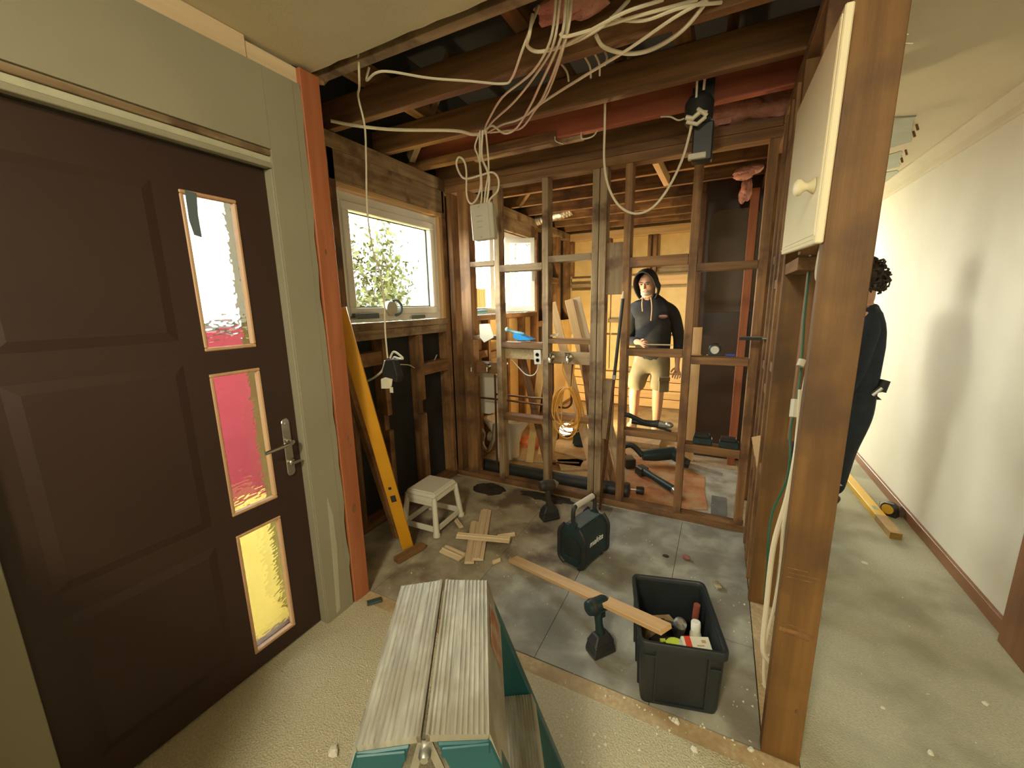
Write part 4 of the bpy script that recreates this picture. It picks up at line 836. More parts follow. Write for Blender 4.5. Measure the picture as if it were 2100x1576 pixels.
cb(6, [(-0.536, 1.540, 2.500), (-0.568, 1.582, 2.420), (-0.762, 1.897, 2.420), (-0.891, 2.037, 2.420), (-1.040, 2.191, 2.420), (-1.138, 2.208, 2.430), (-1.249, 2.204, 2.440)], 0.005, 'rightmost white cable of the steep bundle')
cb(7, [(-0.362, 1.636, 2.500), (-0.431, 1.584, 2.420), (-0.549, 1.623, 2.420), (-0.682, 1.619, 2.420), (-0.714, 1.564, 2.420), (-0.686, 1.521, 2.430), (-0.683, 1.541, 2.500)], 0.0065, 'white cable hooking round at the left of the ceiling cables')
cb(8, [(-0.147, 1.681, 2.460), (-0.338, 1.612, 2.430), (-0.484, 1.589, 2.420), (-0.571, 1.580, 2.420), (-0.589, 1.569, 2.430)], 0.006, 'white cable sweeping right under the near joist, upper of two')
cb(9, [(-0.248, 1.626, 2.460), (-0.347, 1.573, 2.430), (-0.447, 1.580, 2.420), (-0.587, 1.625, 2.420)], 0.006, 'white cable sweeping right under the near joist, lower of two')
cb(10, [(-0.116, 1.699, 2.460), (-0.195, 1.748, 2.420), (-0.303, 1.809, 2.420), (-0.391, 1.795, 2.420), (-0.469, 1.731, 2.430), (-0.488, 1.677, 2.450)], 0.0075, 'thick doubled white cable hanging in a shallow loop on the right')
cb(11, [(-0.122, 1.696, 2.460), (-0.219, 1.667, 2.420), (-0.384, 1.764, 2.420), (-0.585, 1.861, 2.420), (-0.841, 1.992, 2.420), (-0.946, 2.065, 2.420)], 0.006, 'straight white cable running down left from the shallow loop')
cb(12, [(-0.076, 1.734, 2.460), (-0.189, 1.660, 2.440), (-0.312, 1.646, 2.430), (-0.413, 1.579, 2.430)], 0.006, 'topmost white cable crossing right')
cb(13, [(-1.875, 1.646, 2.430), (-1.789, 1.733, 2.420), (-1.647, 1.871, 2.420), (-1.381, 2.038, 2.420), (-1.316, 2.135, 2.420), (-1.259, 2.168, 2.430)], 0.008, 'white cable pair running left from the tie to the window wall')
for k, (p, q) in enumerate((((-0.699, 1.875, 2.500), (-0.682, 1.930, 2.450)), ((-0.594, 1.873, 2.500), (-0.587, 1.952, 2.450)), ((-0.551, 1.870, 2.500), (-0.548, 1.952, 2.450)), ((-0.509, 1.882, 2.500), (-0.510, 1.889, 2.450)))):
    cb(20 + k, [p, Vector(p).lerp(Vector(q), 0.5) + Vector((0.01, 0, 0)), q], 0.0045, ['first', 'second', 'third', 'last'][k] + ' from left of four short cable drops above the second joist')
cb(30, [(-1.259, 2.120, 2.424), (-1.297, 2.120, 2.352), (-1.280, 2.120, 2.299), (-1.252, 2.100, 2.214), (-1.251, 2.100, 2.087), (-1.267, 2.100, 2.012)], 0.005, 'left cable from the tie down to the grey junction box')
cb(31, [(-1.244, 2.120, 2.421), (-1.255, 2.120, 2.295), (-1.209, 2.100, 2.202), (-1.201, 2.100, 2.144), (-1.228, 2.100, 2.007)], 0.0065, 'middle cable from the tie down to the grey junction box')
cb(32, [(-1.225, 2.120, 2.418), (-1.216, 2.120, 2.313), (-1.214, 2.120, 2.213), (-1.225, 2.100, 2.109), (-1.241, 2.100, 2.009)], 0.005, 'right cable from the tie down to the grey junction box')
cb(33, [(-1.263, 2.120, 2.415), (-1.269, 2.120, 2.247), (-1.255, 2.100, 2.139), (-1.284, 2.100, 2.071), (-1.324, 2.100, 2.050), (-1.351, 2.100, 2.100), (-1.348, 2.100, 2.229), (-1.365, 2.100, 2.287), (-1.398, 2.100, 2.305), (-1.413, 2.100, 2.270), (-1.386, 2.100, 2.209), (-1.344, 2.100, 2.185), (-1.256, 2.100, 2.190), (-1.178, 2.100, 2.193), (-1.142, 2.100, 2.153), (-1.150, 2.100, 2.094), (-1.201, 2.100, 2.055), (-1.213, 2.100, 2.000)], 0.0055, 'cable tangled in a loop above the grey junction box')
jb = root('junction_box', (-1.250, 2.100, 1.942), 0.0, 'grey-white junction box hanging from the cables before the stud wall', 'junction box')
Mj = Matrix.Rotation(0.12, 4, 'Z') @ Matrix.Rotation(-0.06, 4, 'Y')
put('box_body', MB().box(-0.062, 0.068, -0.01, 0.045, -0.095, 0.100), box_grey, jb, Mj, bevel=0.006)
put('lid', MB().box(-0.064, 0.048, -0.018, -0.0101, -0.097, 0.098), box_grey, jb, Mj, bevel=0.004)
for z in (0.082, -0.082): put('lid_screw', MB().lathe([(0.005, 0), (0.004, 0.002)], 8, Matrix.Translation((-0.01, -0.018, z)) @ Matrix.Rotation(PI / 2, 4, 'X')), steel, jb, Mj)
for z in (0.03, 0.0, -0.03): put('vent_slot', MB().box(-0.03, 0.005, -0.0185, -0.018, z, z + 0.005), patch_green, jb, Mj)
solo('cable_tie', MB().lathe([(0.012, -0.006), (0.014, 0), (0.012, 0.006)], 12, Matrix.Translation((-1.248, 2.159, 2.435)) @ Matrix.Rotation(PI / 2, 4, 'Y')), cable_white, 'knot of white tape tying the cables to the second joist', 'cable tie')
# switched drop on the left
cable('white_cable', [(-1.358, 1.360, 2.468), (-1.427, 1.420, 2.397), (-1.570, 1.550, 2.433), (-1.595, 1.600, 2.333), (-1.654, 1.650, 2.205), (-1.705, 1.680, 1.985), (-1.710, 1.700, 1.791), (-1.671, 1.700, 1.661), (-1.656, 1.700, 1.505), (-1.665, 1.700, 1.345), (-1.663, 1.700, 1.195)], 0.0048, cable_white, 'long white cable hanging down before the window on the left')
cs_ = root('light_fitting', (-1.632, 1.700, 1.105), 0, 'black cloth-wrapped fitting with a paper tag on the hanging cable', 'light fitting')
put('cloth_wrap', MB().add([(-0.025, -0.03, 0.085), (0.035, -0.03, 0.085), (0.06, -0.035, 0.0), (0.05, -0.03, -0.04), (-0.06, -0.03, -0.03), (-0.05, -0.035, 0.02)] + [(-0.025, 0.02, 0.085), (0.035, 0.02, 0.085), (0.06, 0.025, 0.0), (0.05, 0.02, -0.04), (-0.06, 0.02, -0.03), (-0.05, 0.025, 0.02)],
    [(0, 1, 2, 3, 4, 5), (11, 10, 9, 8, 7, 6)] + [(i, i + 6, (i + 1) % 6 + 6, (i + 1) % 6) for i in range(6)]), black_paper, cs_, bevel=0.006)
put('paper_tag', MB().add([(-0.055, -0.04, -0.025), (-0.02, -0.042, -0.012), (0.03, -0.04, -0.02), (0.022, -0.042, -0.06), (0.0, -0.041, -0.075), (-0.058, -0.04, -0.08)] + [(-0.055, -0.037, -0.025), (-0.02, -0.039, -0.012), (0.03, -0.037, -0.02), (0.022, -0.039, -0.06), (0.0, -0.038, -0.075), (-0.058, -0.037, -0.08)],
    [(0, 1, 2, 3, 4, 5), (11, 10, 9, 8, 7, 6)] + [(i, i + 6, (i + 1) % 6 + 6, (i + 1) % 6) for i in range(6)]), paper, cs_)
put('torn_scrap', MB().box(0.005, 0.028, -0.04, -0.037, -0.098, -0.066), paper, cs_)
O = Vector(WM[cs_].translation)
def loc(pts): return [tuple(Vector(p) - O) for p in pts]
put('cable_loop', MB().tube(spline(loc([(-1.645, 1.700, 1.196), (-1.612, 1.700, 1.233), (-1.551, 1.700, 1.200), (-1.580, 1.700, 1.196), (-1.615, 1.700, 1.202), (-1.636, 1.700, 1.168)]), 6), 0.006, 8), plastic_white, cs_, smooth=True)
put('cable_end', MB().tube(spline(loc([(-1.683, 1.700, 1.180), (-1.711, 1.700, 1.122), (-1.777, 1.700, 1.078), (-1.868, 1.700, 1.037)]), 6), 0.0065, 8), plastic_white, cs_, smooth=True)
cable('grey_wire', [(-2.050, 2.191, 1.071), (-2.050, 2.303, 1.051), (-2.050, 2.366, 1.020)], 0.004, box_grey, 'short grey wire on the black paper beside the hanging fitting')
cable('grey_wire', [(-2.060, 2.553, 1.012), (-2.060, 2.605, 1.028), (-2.060, 2.661, 1.085)], 0.004, box_grey, 'short curved grey wire above the right nogging of the window wall')
# transformer and its cable loop at the right
tf = root('ceiling_transformer', (-0.167, 2.330, 2.383), 0, 'black transformer with a white cable knot on the red joist', 'transformer')
put('housing', MB().lathe([(0.045, -0.075), (0.062, -0.06), (0.065, 0.02), (0.05, 0.045)], 16), plastic_black, tf, smooth=True)
put('bracket', MB().box(-0.035, 0.05, 0.02, 0.03, 0.02, 0.10).box(-0.02, 0.06, 0.03, 0.05, 0.02, 0.13), tool_black, tf)
put('lower_can', MB().box(-0.02, 0.07, -0.02, 0.045, -0.24, -0.07), plastic_black, tf, bevel=0.006)
put('terminal_strip', MB().box(-0.035, 0.045, -0.035, -0.005, -0.232, -0.205), box_grey, tf, bevel=0.003)
put('cable_knot', MB().tube([(-0.05 + 0.03 * k, -0.07, -0.055 - 0.012 * math.sin(k * 2.1)) for k in range(4)], 0.011, 8).tube([(-0.045, -0.07, -0.075), (0.0, -0.075, -0.095), (0.035, -0.07, -0.07)], 0.009, 8).tube([(0.0, -0.07, -0.03), (0.02, -0.08, -0.05), (0.04, -0.07, -0.065)], 0.009, 8), cable_white, tf, smooth=True)
cable('white_cable', [(-0.601, 2.250, 2.471), (-0.608, 2.280, 2.371), (-0.612, 2.300, 2.215), (-0.588, 2.300, 2.092), (-0.531, 2.300, 1.988), (-0.448, 2.300, 1.935), (-0.363, 2.300, 1.949), (-0.290, 2.300, 2.028), (-0.229, 2.300, 2.153), (-0.199, 2.280, 2.260), (-0.188, 2.270, 2.328)], 0.0062, cable_white, 'white cable hanging in a deep loop from the black transformer')
cable('white_cable', [(-0.160, 2.250, 2.582), (-0.147, 2.270, 2.520), (-0.151, 2.300, 2.444)], 0.006, cable_white, 'short white cable above the black transformer')
cable('white_cable', [(-0.177, 2.250, 2.469), (-0.178, 2.270, 2.407)], 0.005, cable_white, 'stub of white cable entering the black transformer')
cable('pipe_clip_wire', [(-0.359, 2.450, 2.427), (-0.310, 2.450, 2.417), (-0.269, 2.450, 2.393), (-0.225, 2.420, 2.389)], 0.004, cable_white, 'curly wire left of the black transformer')
cable('pipe_clip_wire', [(-0.948, 2.450, 2.443), (-0.942, 2.450, 2.416), (-0.896, 2.450, 2.392)], 0.003, cable_white, 'small hook of wire under the red joist, left one')
cable('pipe_clip_wire', [(-0.788, 2.450, 2.434), (-0.782, 2.450, 2.400), (-0.722, 2.450, 2.401), (-0.695, 2.450, 2.426)], 0.004, cable_white, 'small tangle of wire under the red joist, right one')
for k, p in enumerate(((-0.700, 2.420, 2.422), (-0.613, 2.420, 2.396))):
    pass
# pink insulation
def batt(name, c, r, label, nz=0.18):
    m = MB()
    for k in range(7): m.blob((c[0] + random.uniform(-1, 1) * r[0] * 0.5, c[1] + random.uniform(-1, 1) * r[1] * 0.5, c[2] + random.uniform(-1, 1) * r[2] * 0.4), r[0] * 0.6, r[1] * 0.6, r[2] * 0.6, n=14, m=9, noise=nz)
    return solo(name, m, insulation, label, 'insulation', smooth=True)
batt('insulation_batt', (0.110, 2.883, 2.530), (0.34, 0.12, 0.10), 'pink insulation batt sagging behind the red joist at the right')
batt('insulation_tuft', (0.100, 3.920, 2.327), (0.05, 0.06, 0.10), 'pink insulation tuft hanging over the arched lining')
batt('insulation_tuft', (0.086, 3.520, 2.370), (0.10, 0.06, 0.05), 'pink insulation strip lying along the joist beyond the stud wall')
batt('insulation_batt', (-0.580, 1.628, 2.550), (0.16, 0.06, 0.05), 'pink insulation batt over the cables at the top of the picture')
fd = MB(); pts = spline([(-2.009, 4.600, 2.439), (-1.887, 4.600, 2.458), (-1.708, 4.600, 2.481), (-1.581, 4.600, 2.508)], 8)
fd.tube(pts, [0.055 + 0.008 * (k % 2) for k in range(len(pts))], 14)
solo('foil_duct', fd, foil, 'silver foil duct lying across the back room joists', 'duct', smooth=True)

# ------------------------------------------------------------------ plumbing and small things on the stud wall
def copper_run(pts, label, r=0.0085):
    return solo('copper_pipe', MB().tube(spline(pts, 5), r, 8), copper, label, 'pipe', smooth=True)
yp = 2.86
copper_run([(-1.787, 2.860, 0.899), (-1.786, 2.860, 0.559), (-1.781, 2.860, 0.318), (-1.780, 2.860, 0.071)], 'upright dark pipe below the left tap on the dark board')
copper_run([(-1.631, 2.860, 0.917), (-1.632, 2.860, 0.576), (-1.634, 2.860, 0.361), (-1.631, 2.860, 0.119)], 'upright dark pipe below the right tap on the dark board')
copper_run([(-1.778, 2.865, 0.705), (-1.435, 2.865, 0.703), (-1.179, 2.865, 0.695), (-1.057, 2.865, 0.692), (-1.006, 2.865, 0.697), (-0.975, 2.865, 0.727), (-0.971, 2.865, 0.780), (-0.969, 2.865, 0.912), (-0.963, 2.865, 1.053)], 'dark pipe running level from the toilet to the yellow coil, lower of two')
copper_run([(-1.639, 2.890, 0.741), (-1.447, 2.890, 0.741), (-1.273, 2.890, 0.740), (-1.181, 2.890, 0.749), (-1.144, 2.890, 0.771), (-1.131, 2.890, 0.819), (-1.131, 2.890, 0.897), (-1.132, 2.890, 1.042)], 'dark pipe running level behind the stud, upper of two')
def tap(p, label, s=1.0):
    r = root('brass_tap', p, 0, label, 'tap fitting', 'bare brass tap fittings on the boards')
    put('elbow', MB().tube([(0, 0, 0), (0, -0.035, 0), (0.004, -0.042, -0.006), (0.004, -0.044, -0.035)], 0.011 * s, 10), brass, r, smooth=True)
    put('flange', MB().lathe([(0.024 * s, 0), (0.024 * s, 0.005)], 14, Matrix.Rotation(PI / 2, 4, 'X')), brass, r, smooth=True)
    put('spindle', MB().tube([(0.004, -0.04, 0.0), (0.004, -0.04, 0.03)], 0.006, 8).tube([(-0.018, -0.04, 0.032), (0.026, -0.04, 0.032)], 0.005, 6), brass, r, smooth=True)
    return r
tap((-1.820, 2.834, 0.976), 'brass tap fitting on the dark board, left of two'); tap((-1.669, 2.834, 0.984), 'brass tap fitting on the dark board, right of two')
tap((-1.123, 2.839, 1.082), 'brass tap fitting above the yellow cord coil, left of two', 1.3); tap((-0.984, 2.839, 1.088), 'brass tap fitting above the yellow cord coil, right of two', 1.3)
# yellow extension cord coil hanging from the right tap
cc = Vector((-0.990, 2.820, 0.701)); co = MB(); rc = random.Random(5)
for k in range(9):
    rx = 0.098 + rc.uniform(-0.02, 0.022); rz = 0.165 + rc.uniform(-0.025, 0.03); ox = rc.uniform(-0.016, 0.016); tl = rc.uniform(-0.15, 0.15); yo = -0.012 * k * 0.6 + 0.02
    zt = cc.z + 0.165
    pts = []
    for t in range(28):
        a = 2 * PI * t / 28; x = rx * math.sin(a) * (1 - 0.25 * math.cos(a)); z = rz * math.cos(a) * 1.0
        x2 = x + tl * (rz - z) * 0.4 + ox
        pts.append((cc.x + x2, cc.y + yo + 0.006 * math.sin(3 * a + k), zt - rz + z))
    co.tube(pts, 0.0048, 6, closed=True)
lc = root('extension_cord', (cc.x, cc.y, cc.z), 0, 'coiled yellow-orange extension cord hanging from the stud wall taps', 'extension cord')
put('coil', co, cable_orange, lc, Matrix(), True, smooth=True)
put('hanging_loop', MB().tube(spline([(-1.020, 2.800, 1.059), (-1.019, 2.800, 0.986), (-0.973, 2.800, 0.887), (-0.950, 2.800, 0.841), (-0.940, 2.800, 0.944), (-0.930, 2.800, 1.042)], 6), 0.0048, 7), cable_orange, lc, Matrix(), True, smooth=True)
put('inner_strand', MB().tube(spline([(-1.069, 2.790, 0.825), (-1.030, 2.790, 0.735), (-1.021, 2.790, 0.641), (-1.029, 2.790, 0.575), (-0.990, 2.790, 0.564), (-0.929, 2.790, 0.632)], 6), 0.0048, 7), cable_orange, lc, Matrix(), True, smooth=True)
# blue dustpan with brush on the nogging
bd = root('dustpan', (-1.348, 2.835, 1.210), 0.0, 'bright blue dustpan lying on the nogging before the open window', 'dustpan')
pan = [(-0.07, 0.055), (-0.02, 0.045), (0.04, 0.02), (0.085, 0.004), (0.06, -0.004), (-0.02, -0.006), (-0.06, 0.004), (-0.078, 0.02)]
put('pan', MB().prism(pan, -0.045, 0.04, 'y'), blue_plastic, bd, bevel=0.005)
put('brush_handle', MB().tube(spline([(-0.135, -0.02, 0.078), (-0.09, -0.02, 0.062), (-0.03, -0.03, 0.052), (0.02, -0.035, 0.045)], 4), [0.014, 0.013, 0.012, 0.011, 0.011, 0.011, 0.012, 0.012, 0.013, 0.013, 0.012, 0.012, 0.008], 10), blue_grey, bd, smooth=True)
put('brush_tip', MB().blob((-0.137, -0.02, 0.079), 0.017, 0.017, 0.019), mat('pale_grip', (0.42, 0.52, 0.48), None, 0.5), bd, smooth=True)
# paper sheet pinned on the first stud
pq = [(-1.709, 2.770, 1.331), (-1.615, 2.770, 1.335), (-1.591, 2.770, 1.264), (-1.583, 2.770, 1.229), (-1.670, 2.770, 1.185), (-1.709, 2.770, 1.227)]
def sheet(name, pts, m, label, cat, t=0.003, ax=1):
    n = len(pts); v = [tuple(p) for p in pts] + [(p[0] + (t if ax == 0 else 0), p[1] + (t if ax == 1 else 0), p[2]) for p in pts]
    return solo(name, MB().add(v, [tuple(range(n)), tuple(range(2 * n - 1, n - 1, -1))] + [(i, i + n, (i + 1) % n + n, (i + 1) % n) for i in range(n)]), m, label, cat)
sheet('paper_sheet', pq, paper, 'folded white paper sheet hanging on the stud wall left of the blue dustpan', 'paper')
op = root('power_outlet', (-1.219, 2.800, 1.083), 0.0, 'white outlet plate dangling on its cable under the dustpan', 'outlet')
put('outlet_plate', MB().box(-0.030, 0.030, -0.008, 0.004, -0.055, 0.055), plastic_white, op, Matrix.Rotation(-0.06, 4, 'Y'), bevel=0.004)
for z in (0.02, -0.022): put('socket', MB().lathe([(0.015, 0.0), (0.015, 0.002), (0.010, 0.002), (0.009, 0.0)], 14, Matrix.Translation((0, -0.008, z)) @ Matrix.Rotation(PI / 2, 4, 'X')), tool_black, op, Matrix.Rotation(-0.06, 4, 'Y'))
oo = Vector(WM[op].translation)
put('flex', MB().tube([tuple(Vector(p) - oo) for p in spline([(-1.224, 2.820, 1.024), (-1.237, 2.830, 0.977), (-1.283, 2.850, 0.932), (-1.356, 2.870, 0.932), (-1.437, 2.880, 0.997), (-1.502, 2.880, 1.061), (-1.550, 2.880, 1.103)], 5)], 0.0045, 7), cable_white, op, smooth=True)
# white scrap, offcuts leaning in the back room
solo('plaster_wedge', MB().add([(-1.143, 2.830, 1.248), (-1.062, 2.830, 1.264), (-1.070, 2.830, 1.242), (-1.132, 2.830, 1.237), (-1.151, 2.860, 1.249), (-1.073, 2.860, 1.265)], [(0, 1, 2, 3), (0, 4, 5, 1), (3, 2, 5, 4), (0, 3, 4), (1, 5, 2)]), paper, 'white wedge of plaster lying on the nogging by the leaning planks', 'scrap')
def plank(a, b, wx, wy, up, label, m=wood_pale): return timber(None, 'leaning_plank', a, b, wx, wy, m, up, label=label, cat='plank')
plank((-0.82, 3.10, 0.0), (-1.380, 3.500, 1.484), 0.075, 0.035, (0.3, -1, 0), 'leftmost of three pale planks leaning behind the stud wall', wood_new)
plank((-0.72, 3.16, 0.0), (-1.235, 3.550, 1.507), 0.075, 0.04, (0.3, -1, 0), 'middle of three pale planks leaning behind the stud wall', wood_new)
plank((-0.63, 3.22, 0.0), (-1.184, 3.600, 1.523), 0.07, 0.04, (0.3, -1, 0), 'rightmost of three pale planks leaning behind the stud wall', wood_pale)
plank((-1.22, 3.05, 0.03), (-1.62, 3.3, 1.12), 0.06, 0.035, (0.3, -1, 0), 'dark stick leaning between the studs behind the pipes', wood_dark)
plank((-1.53, 3.30, 0.0), (-1.51, 3.60, 1.05), 0.07, 0.02, (0, -1, 0), 'pale upright board beside the toilet', ply_yellow)
plank((-1.45, 3.5, 0.0), (-1.36, 3.7, 0.95), 0.16, 0.02, (0, -1, 0), 'wide yellow board standing behind the pipes', ply_yellow)
plank((-0.79, 3.05, 0.0), (-1.00, 3.25, 1.15), 0.07, 0.035, (0.3, -1, 0), 'brown stick leaning behind the double stud', wood_old)
plank((-0.66, 3.05, 0.0), (-0.86, 3.05, 0.80), 0.05, 0.03, (0.3, -1, 0), 'short brown stick leaning right of the double stud', wood_old)
# long dark pole leaning before the double stud
pa, pb = Vector((-0.692, 2.70, 0.0)), Vector((-0.588, 2.772, 1.550))
M, L = frame_between(pa, pb)
po = root('long_pole', label='long dark metal pole leaning against the double stud', cat='pole', M=M)
put('shaft', MB().tube([(0, 0, 0), (0, 0, L * 0.63)], 0.010, 10), copper, po, smooth=True)
put('upper_shaft', MB().tube([(0, 0, L * 0.63), (0, 0, L * 0.97)], 0.0115, 10), plastic_black, po, smooth=True)
put('joint_collar', MB().lathe([(0.013, L * 0.62), (0.014, L * 0.64)], 12), steel, po, smooth=True)
put('pale_tip', MB().tube([(0, 0, L * 0.97), (0, 0, L)], [0.0115, 0.007], 10), wood_pale, po, smooth=True)
# battery packs, tape measure, pencil, block on the right noggings
def battery(p, label, rz=0.0):
    r = root('battery_pack', p, rz, label, 'battery')
    put('pack', MB().taper((-0.058, 0.058, -0.036, 0.036), (-0.056, 0.056, -0.034, 0.034), 0.0, 0.042), tool_teal, r, bevel=0.005)
    put('terminal_block', MB().box(-0.05, 0.04, -0.028, 0.028, 0.042, 0.066), plastic_black, r, bevel=0.004)
    put('release_button', MB().box(-0.02, 0.02, -0.0385, -0.034, 0.012, 0.03), tool_black, r)
    return r
battery((-0.055, 2.830, 0.558), 'left of two dark battery packs on the low right nogging'); battery((0.099, 2.830, 0.551), 'right of two dark battery packs on the low right nogging', -0.05)
tmz = 1.132
tm_ = root('tape_measure', (-0.024, 2.820, 1.140), 0, 'silver tape measure standing on the right nogging', 'tape measure')
put('case', MB().lathe([(0.030, -0.018), (0.036, -0.014), (0.036, 0.014), (0.030, 0.018)], 20, Matrix.Translation((0, 0, 0.042)) @ Matrix.Rotation(PI / 2, 4, 'X')).box(-0.036, 0.036, -0.018, 0.018, 0.004, 0.035), plastic_black, tm_, bevel=0.002)
put('chrome_face', MB().lathe([(0.026, 0.0), (0.024, 0.003)], 20, Matrix.Translation((0, -0.0182, 0.038)) @ Matrix.Rotation(PI / 2, 4, 'X')), steel, tm_, smooth=True)
put('blade_hook', MB().box(-0.045, -0.036, -0.012, 0.012, 0.003, 0.007), steel, tm_)
solo('chalk_stick', MB().box(-0.028, 0.028, -0.010, 0.010, 0.0, 0.014), mat('blue_chalk', (0.05, 0.10, 0.42), None, 0.6), 'small blue block beside the silver tape measure', 'chalk', M=Matrix.Translation((0.063, 2.825, 1.140)), bevel=0.003)
solo('wood_sliver', MB().box(-0.07, 0.03, -0.006, 0.006, 0.0, 0.006), wood_new, 'wood sliver left of the silver tape measure', 'sliver', M=Matrix.Translation((-0.128, 2.840, 1.137)) @ Matrix.Rotation(-0.1, 4, 'Z'))
sb = root('sanding_float', (0.184, 2.620, 1.273), 0, 'dark edged plastering float poking out of the right stud frame', 'float tool')
put('blade', MB().box(-0.085, 0.09, -0.035, 0.035, -0.006, 0.004), steel, sb, bevel=0.003)
put('dark_edge', MB().box(-0.09, 0.02, -0.0375, -0.035, -0.012, 0.003), tool_black, sb, bevel=0.001)
# pencil and crowbar on the middle noggings
solo('carpenter_pencil', MB().tube([(-0.085, 0, 0.005), (0.085, 0.0, 0.005)], 0.0045, 6), wood_pale, 'pencil lying on the nogging under the man\'s hand', 'pencil', M=Matrix.Translation((-0.355, 2.830, 1.194)) @ Matrix.Rotation(0.05, 4, 'Z'))
cbz = Vector((-0.349, 2.820, 0.632))
solo('crowbar', MB().tube([(-0.558, 2.800, 0.704), (-0.528, 2.800, 0.704), (-0.423, 2.810, 0.661)], [0.016, 0.017, 0.014], 8).tube([(-0.423, 2.810, 0.661), (-0.251, 2.830, 0.614)], [0.012, 0.008], 8), plastic_black, 'black handled pry bar lying across the low nogging', 'pry bar', smooth=True)
pt = root('angle_grinder', (-0.382, 2.830, 0.621), 0, 'small black grinder on the low nogging behind the pry bar', 'grinder')
put('body', MB().tube([(-0.13, 0, 0.035), (0.0, 0, 0.030), (0.05, 0, 0.035)], [0.020, 0.024, 0.028], 10), plastic_black, pt, smooth=True)
put('steel_head', MB().blob((0.115, 0, 0.035), 0.03, 0.025, 0.022).tube([(0.05, 0, 0.035), (0.115, 0, 0.03)], [0.024, 0.018], 8), steel, pt, smooth=True)
# ------------------------------------------------------------------ floor of the back room
bp = root('black_drain_pipe', label='thick black drain pipe lying along the foot of the stud wall', cat='pipe', M=Matrix())
pa, pb = Vector((-1.995, 2.953, 0.055)), Vector((-0.565, 2.975, 0.055)); pa.y = pb.y = 2.96
pa.x, pb.x = -1.97, -0.55
put('pipe_wall', MB().tube([pa, pb], 0.056, 20), plastic_black, bp, smooth=True)
put('pipe_end', MB().tube([pb, pb + Vector((0.012, 0, 0))], 0.060, 20), tool_black, bp, smooth=True)
jt = root('multi_tool', (-0.236, 3.290, 0.030), math.radians(-62), 'black oscillating tool lying on the orange floor patch', 'power tool')
# body runs from the battery back towards the head
A = Vector((-0.510, 3.408, 0.060)); B = Vector((-0.236, 3.182, 0.035)); C = Vector((-0.183, 3.105, 0.020))
OO = Vector(WM[jt].translation)
JI = WM[jt].inverted()
def jl(p): return tuple(JI @ Vector(p))
M, L = frame_between(A, B)
put('battery', MB().box(-0.04, 0.04, -0.045, 0.03, -0.055, 0.03), plastic_black, jt, M, True, bevel=0.006)
put('grip_body', MB().tube([jl(A), jl(A.lerp(B, 0.35)), jl(A.lerp(B, 0.8)), jl(B)], [0.034, 0.026, 0.030, 0.028], 12), tool_teal, jt, smooth=True)
put('tool_head', MB().tube([jl(B), jl(B.lerp(C, 0.8)), jl(C)], [0.028, 0.026, 0.012], 12), steel, jt, smooth=True)
hs = root('hole_saw', (-0.480, 3.065, 0.000), 0.1, 'dark hole saw on its arbor beside the pipe end', 'hole saw')
put('cup', MB().lathe([(0.030, -0.03), (0.032, 0.02), (0.026, 0.028)], 16, Matrix.Translation((0.01, 0, 0.032)) @ Matrix.Rotation(PI / 2, 4, 'Y')), plastic_black, hs, smooth=True)
put('arbor', MB().tube([(-0.11, 0, 0.03), (-0.02, 0, 0.032)], 0.009, 8), steel, hs, smooth=True)
# reciprocating saw
rs_ = root('reciprocating_saw', (-0.335, 3.702, 0.000), 0, 'large dark teal reciprocating saw lying behind the studs', 'power tool')
A = Vector((-0.553, 3.651, 0.100)); B = Vector((-0.307, 3.772, 0.120)); C = Vector((-0.195, 3.677, 0.080)); D = Vector((0.103, 3.664, 0.030))
RI = WM[rs_].inverted()
def rl(p): return tuple(RI @ Vector(p))
E_ = Vector((-0.691, 3.685, 0.100))
put('saw_body', MB().tube([rl(A), rl(A.lerp(B, 0.4)), rl(B), rl(C)], [0.045, 0.060, 0.062, 0.040], 12), tool_teal, rs_, smooth=True)
put('rear_handle', MB().tube(spline([rl(A), rl(E_ + Vector((0.04, 0, 0.07))), rl(E_ + Vector((-0.04, 0, 0.05))), rl(E_ + Vector((-0.05, 0.0, -0.02))), rl(E_ + Vector((0.0, -0.02, -0.06)))], 4), 0.026, 10), tool_black, rs_, smooth=True)
put('battery', MB().box(-0.045, 0.045, -0.06, 0.06, -0.04, 0.045), plastic_black, rs_, Matrix.Translation((-0.658, 3.573, 0.050)) @ Matrix.Rotation(0.5, 4, 'Z'), True, bevel=0.006)
put('shoe', MB().tube([rl(C), rl(C.lerp(D, 0.12))], [0.045, 0.038], 8), tool_black, rs_, smooth=True)
put('blade', MB().beam(rl(C), rl(D), 0.004, 0.028), steel, rs_)
# toilet with raised seat and hoses
tl = root('toilet', (-1.80, 3.36, 0.0), 0, 'cream toilet pan without lid seen through the stud wall', 'toilet')
put('pan', MB().lathe([(0.10, 0.0), (0.105, 0.15), (0.13, 0.26), (0.185, 0.36), (0.19, 0.39), (0.165, 0.39), (0.13, 0.30), (0.05, 0.26)], 24), ceramic, tl, Matrix.Diagonal((1.25, 1.0, 1.0, 1)), smooth=True)
put('outlet', MB().tube([(-0.1, 0.0, 0.18), (-0.2, 0.0, 0.18)], 0.05, 12), ceramic, tl, smooth=True)
solo('toilet_ring', shell([(rrect(0.145, 0.2, 0.13), -0.012), (rrect(0.145, 0.2, 0.13), 0.012)]), plastic_white, 'oval white toilet seat standing upright behind the pipes', 'toilet seat', M=Matrix.Translation((-1.820, 3.050, 0.706)) @ Matrix.Rotation(0.16, 4, 'Y') @ Matrix.Rotation(PI / 2 - 0.05, 4, 'X') @ Matrix.Scale(0.95, 4), smooth=True)
ts = root('cistern', (-1.90, 3.2, 0.55), 0, 'narrow cream cistern behind the upright toilet seat', 'cistern')
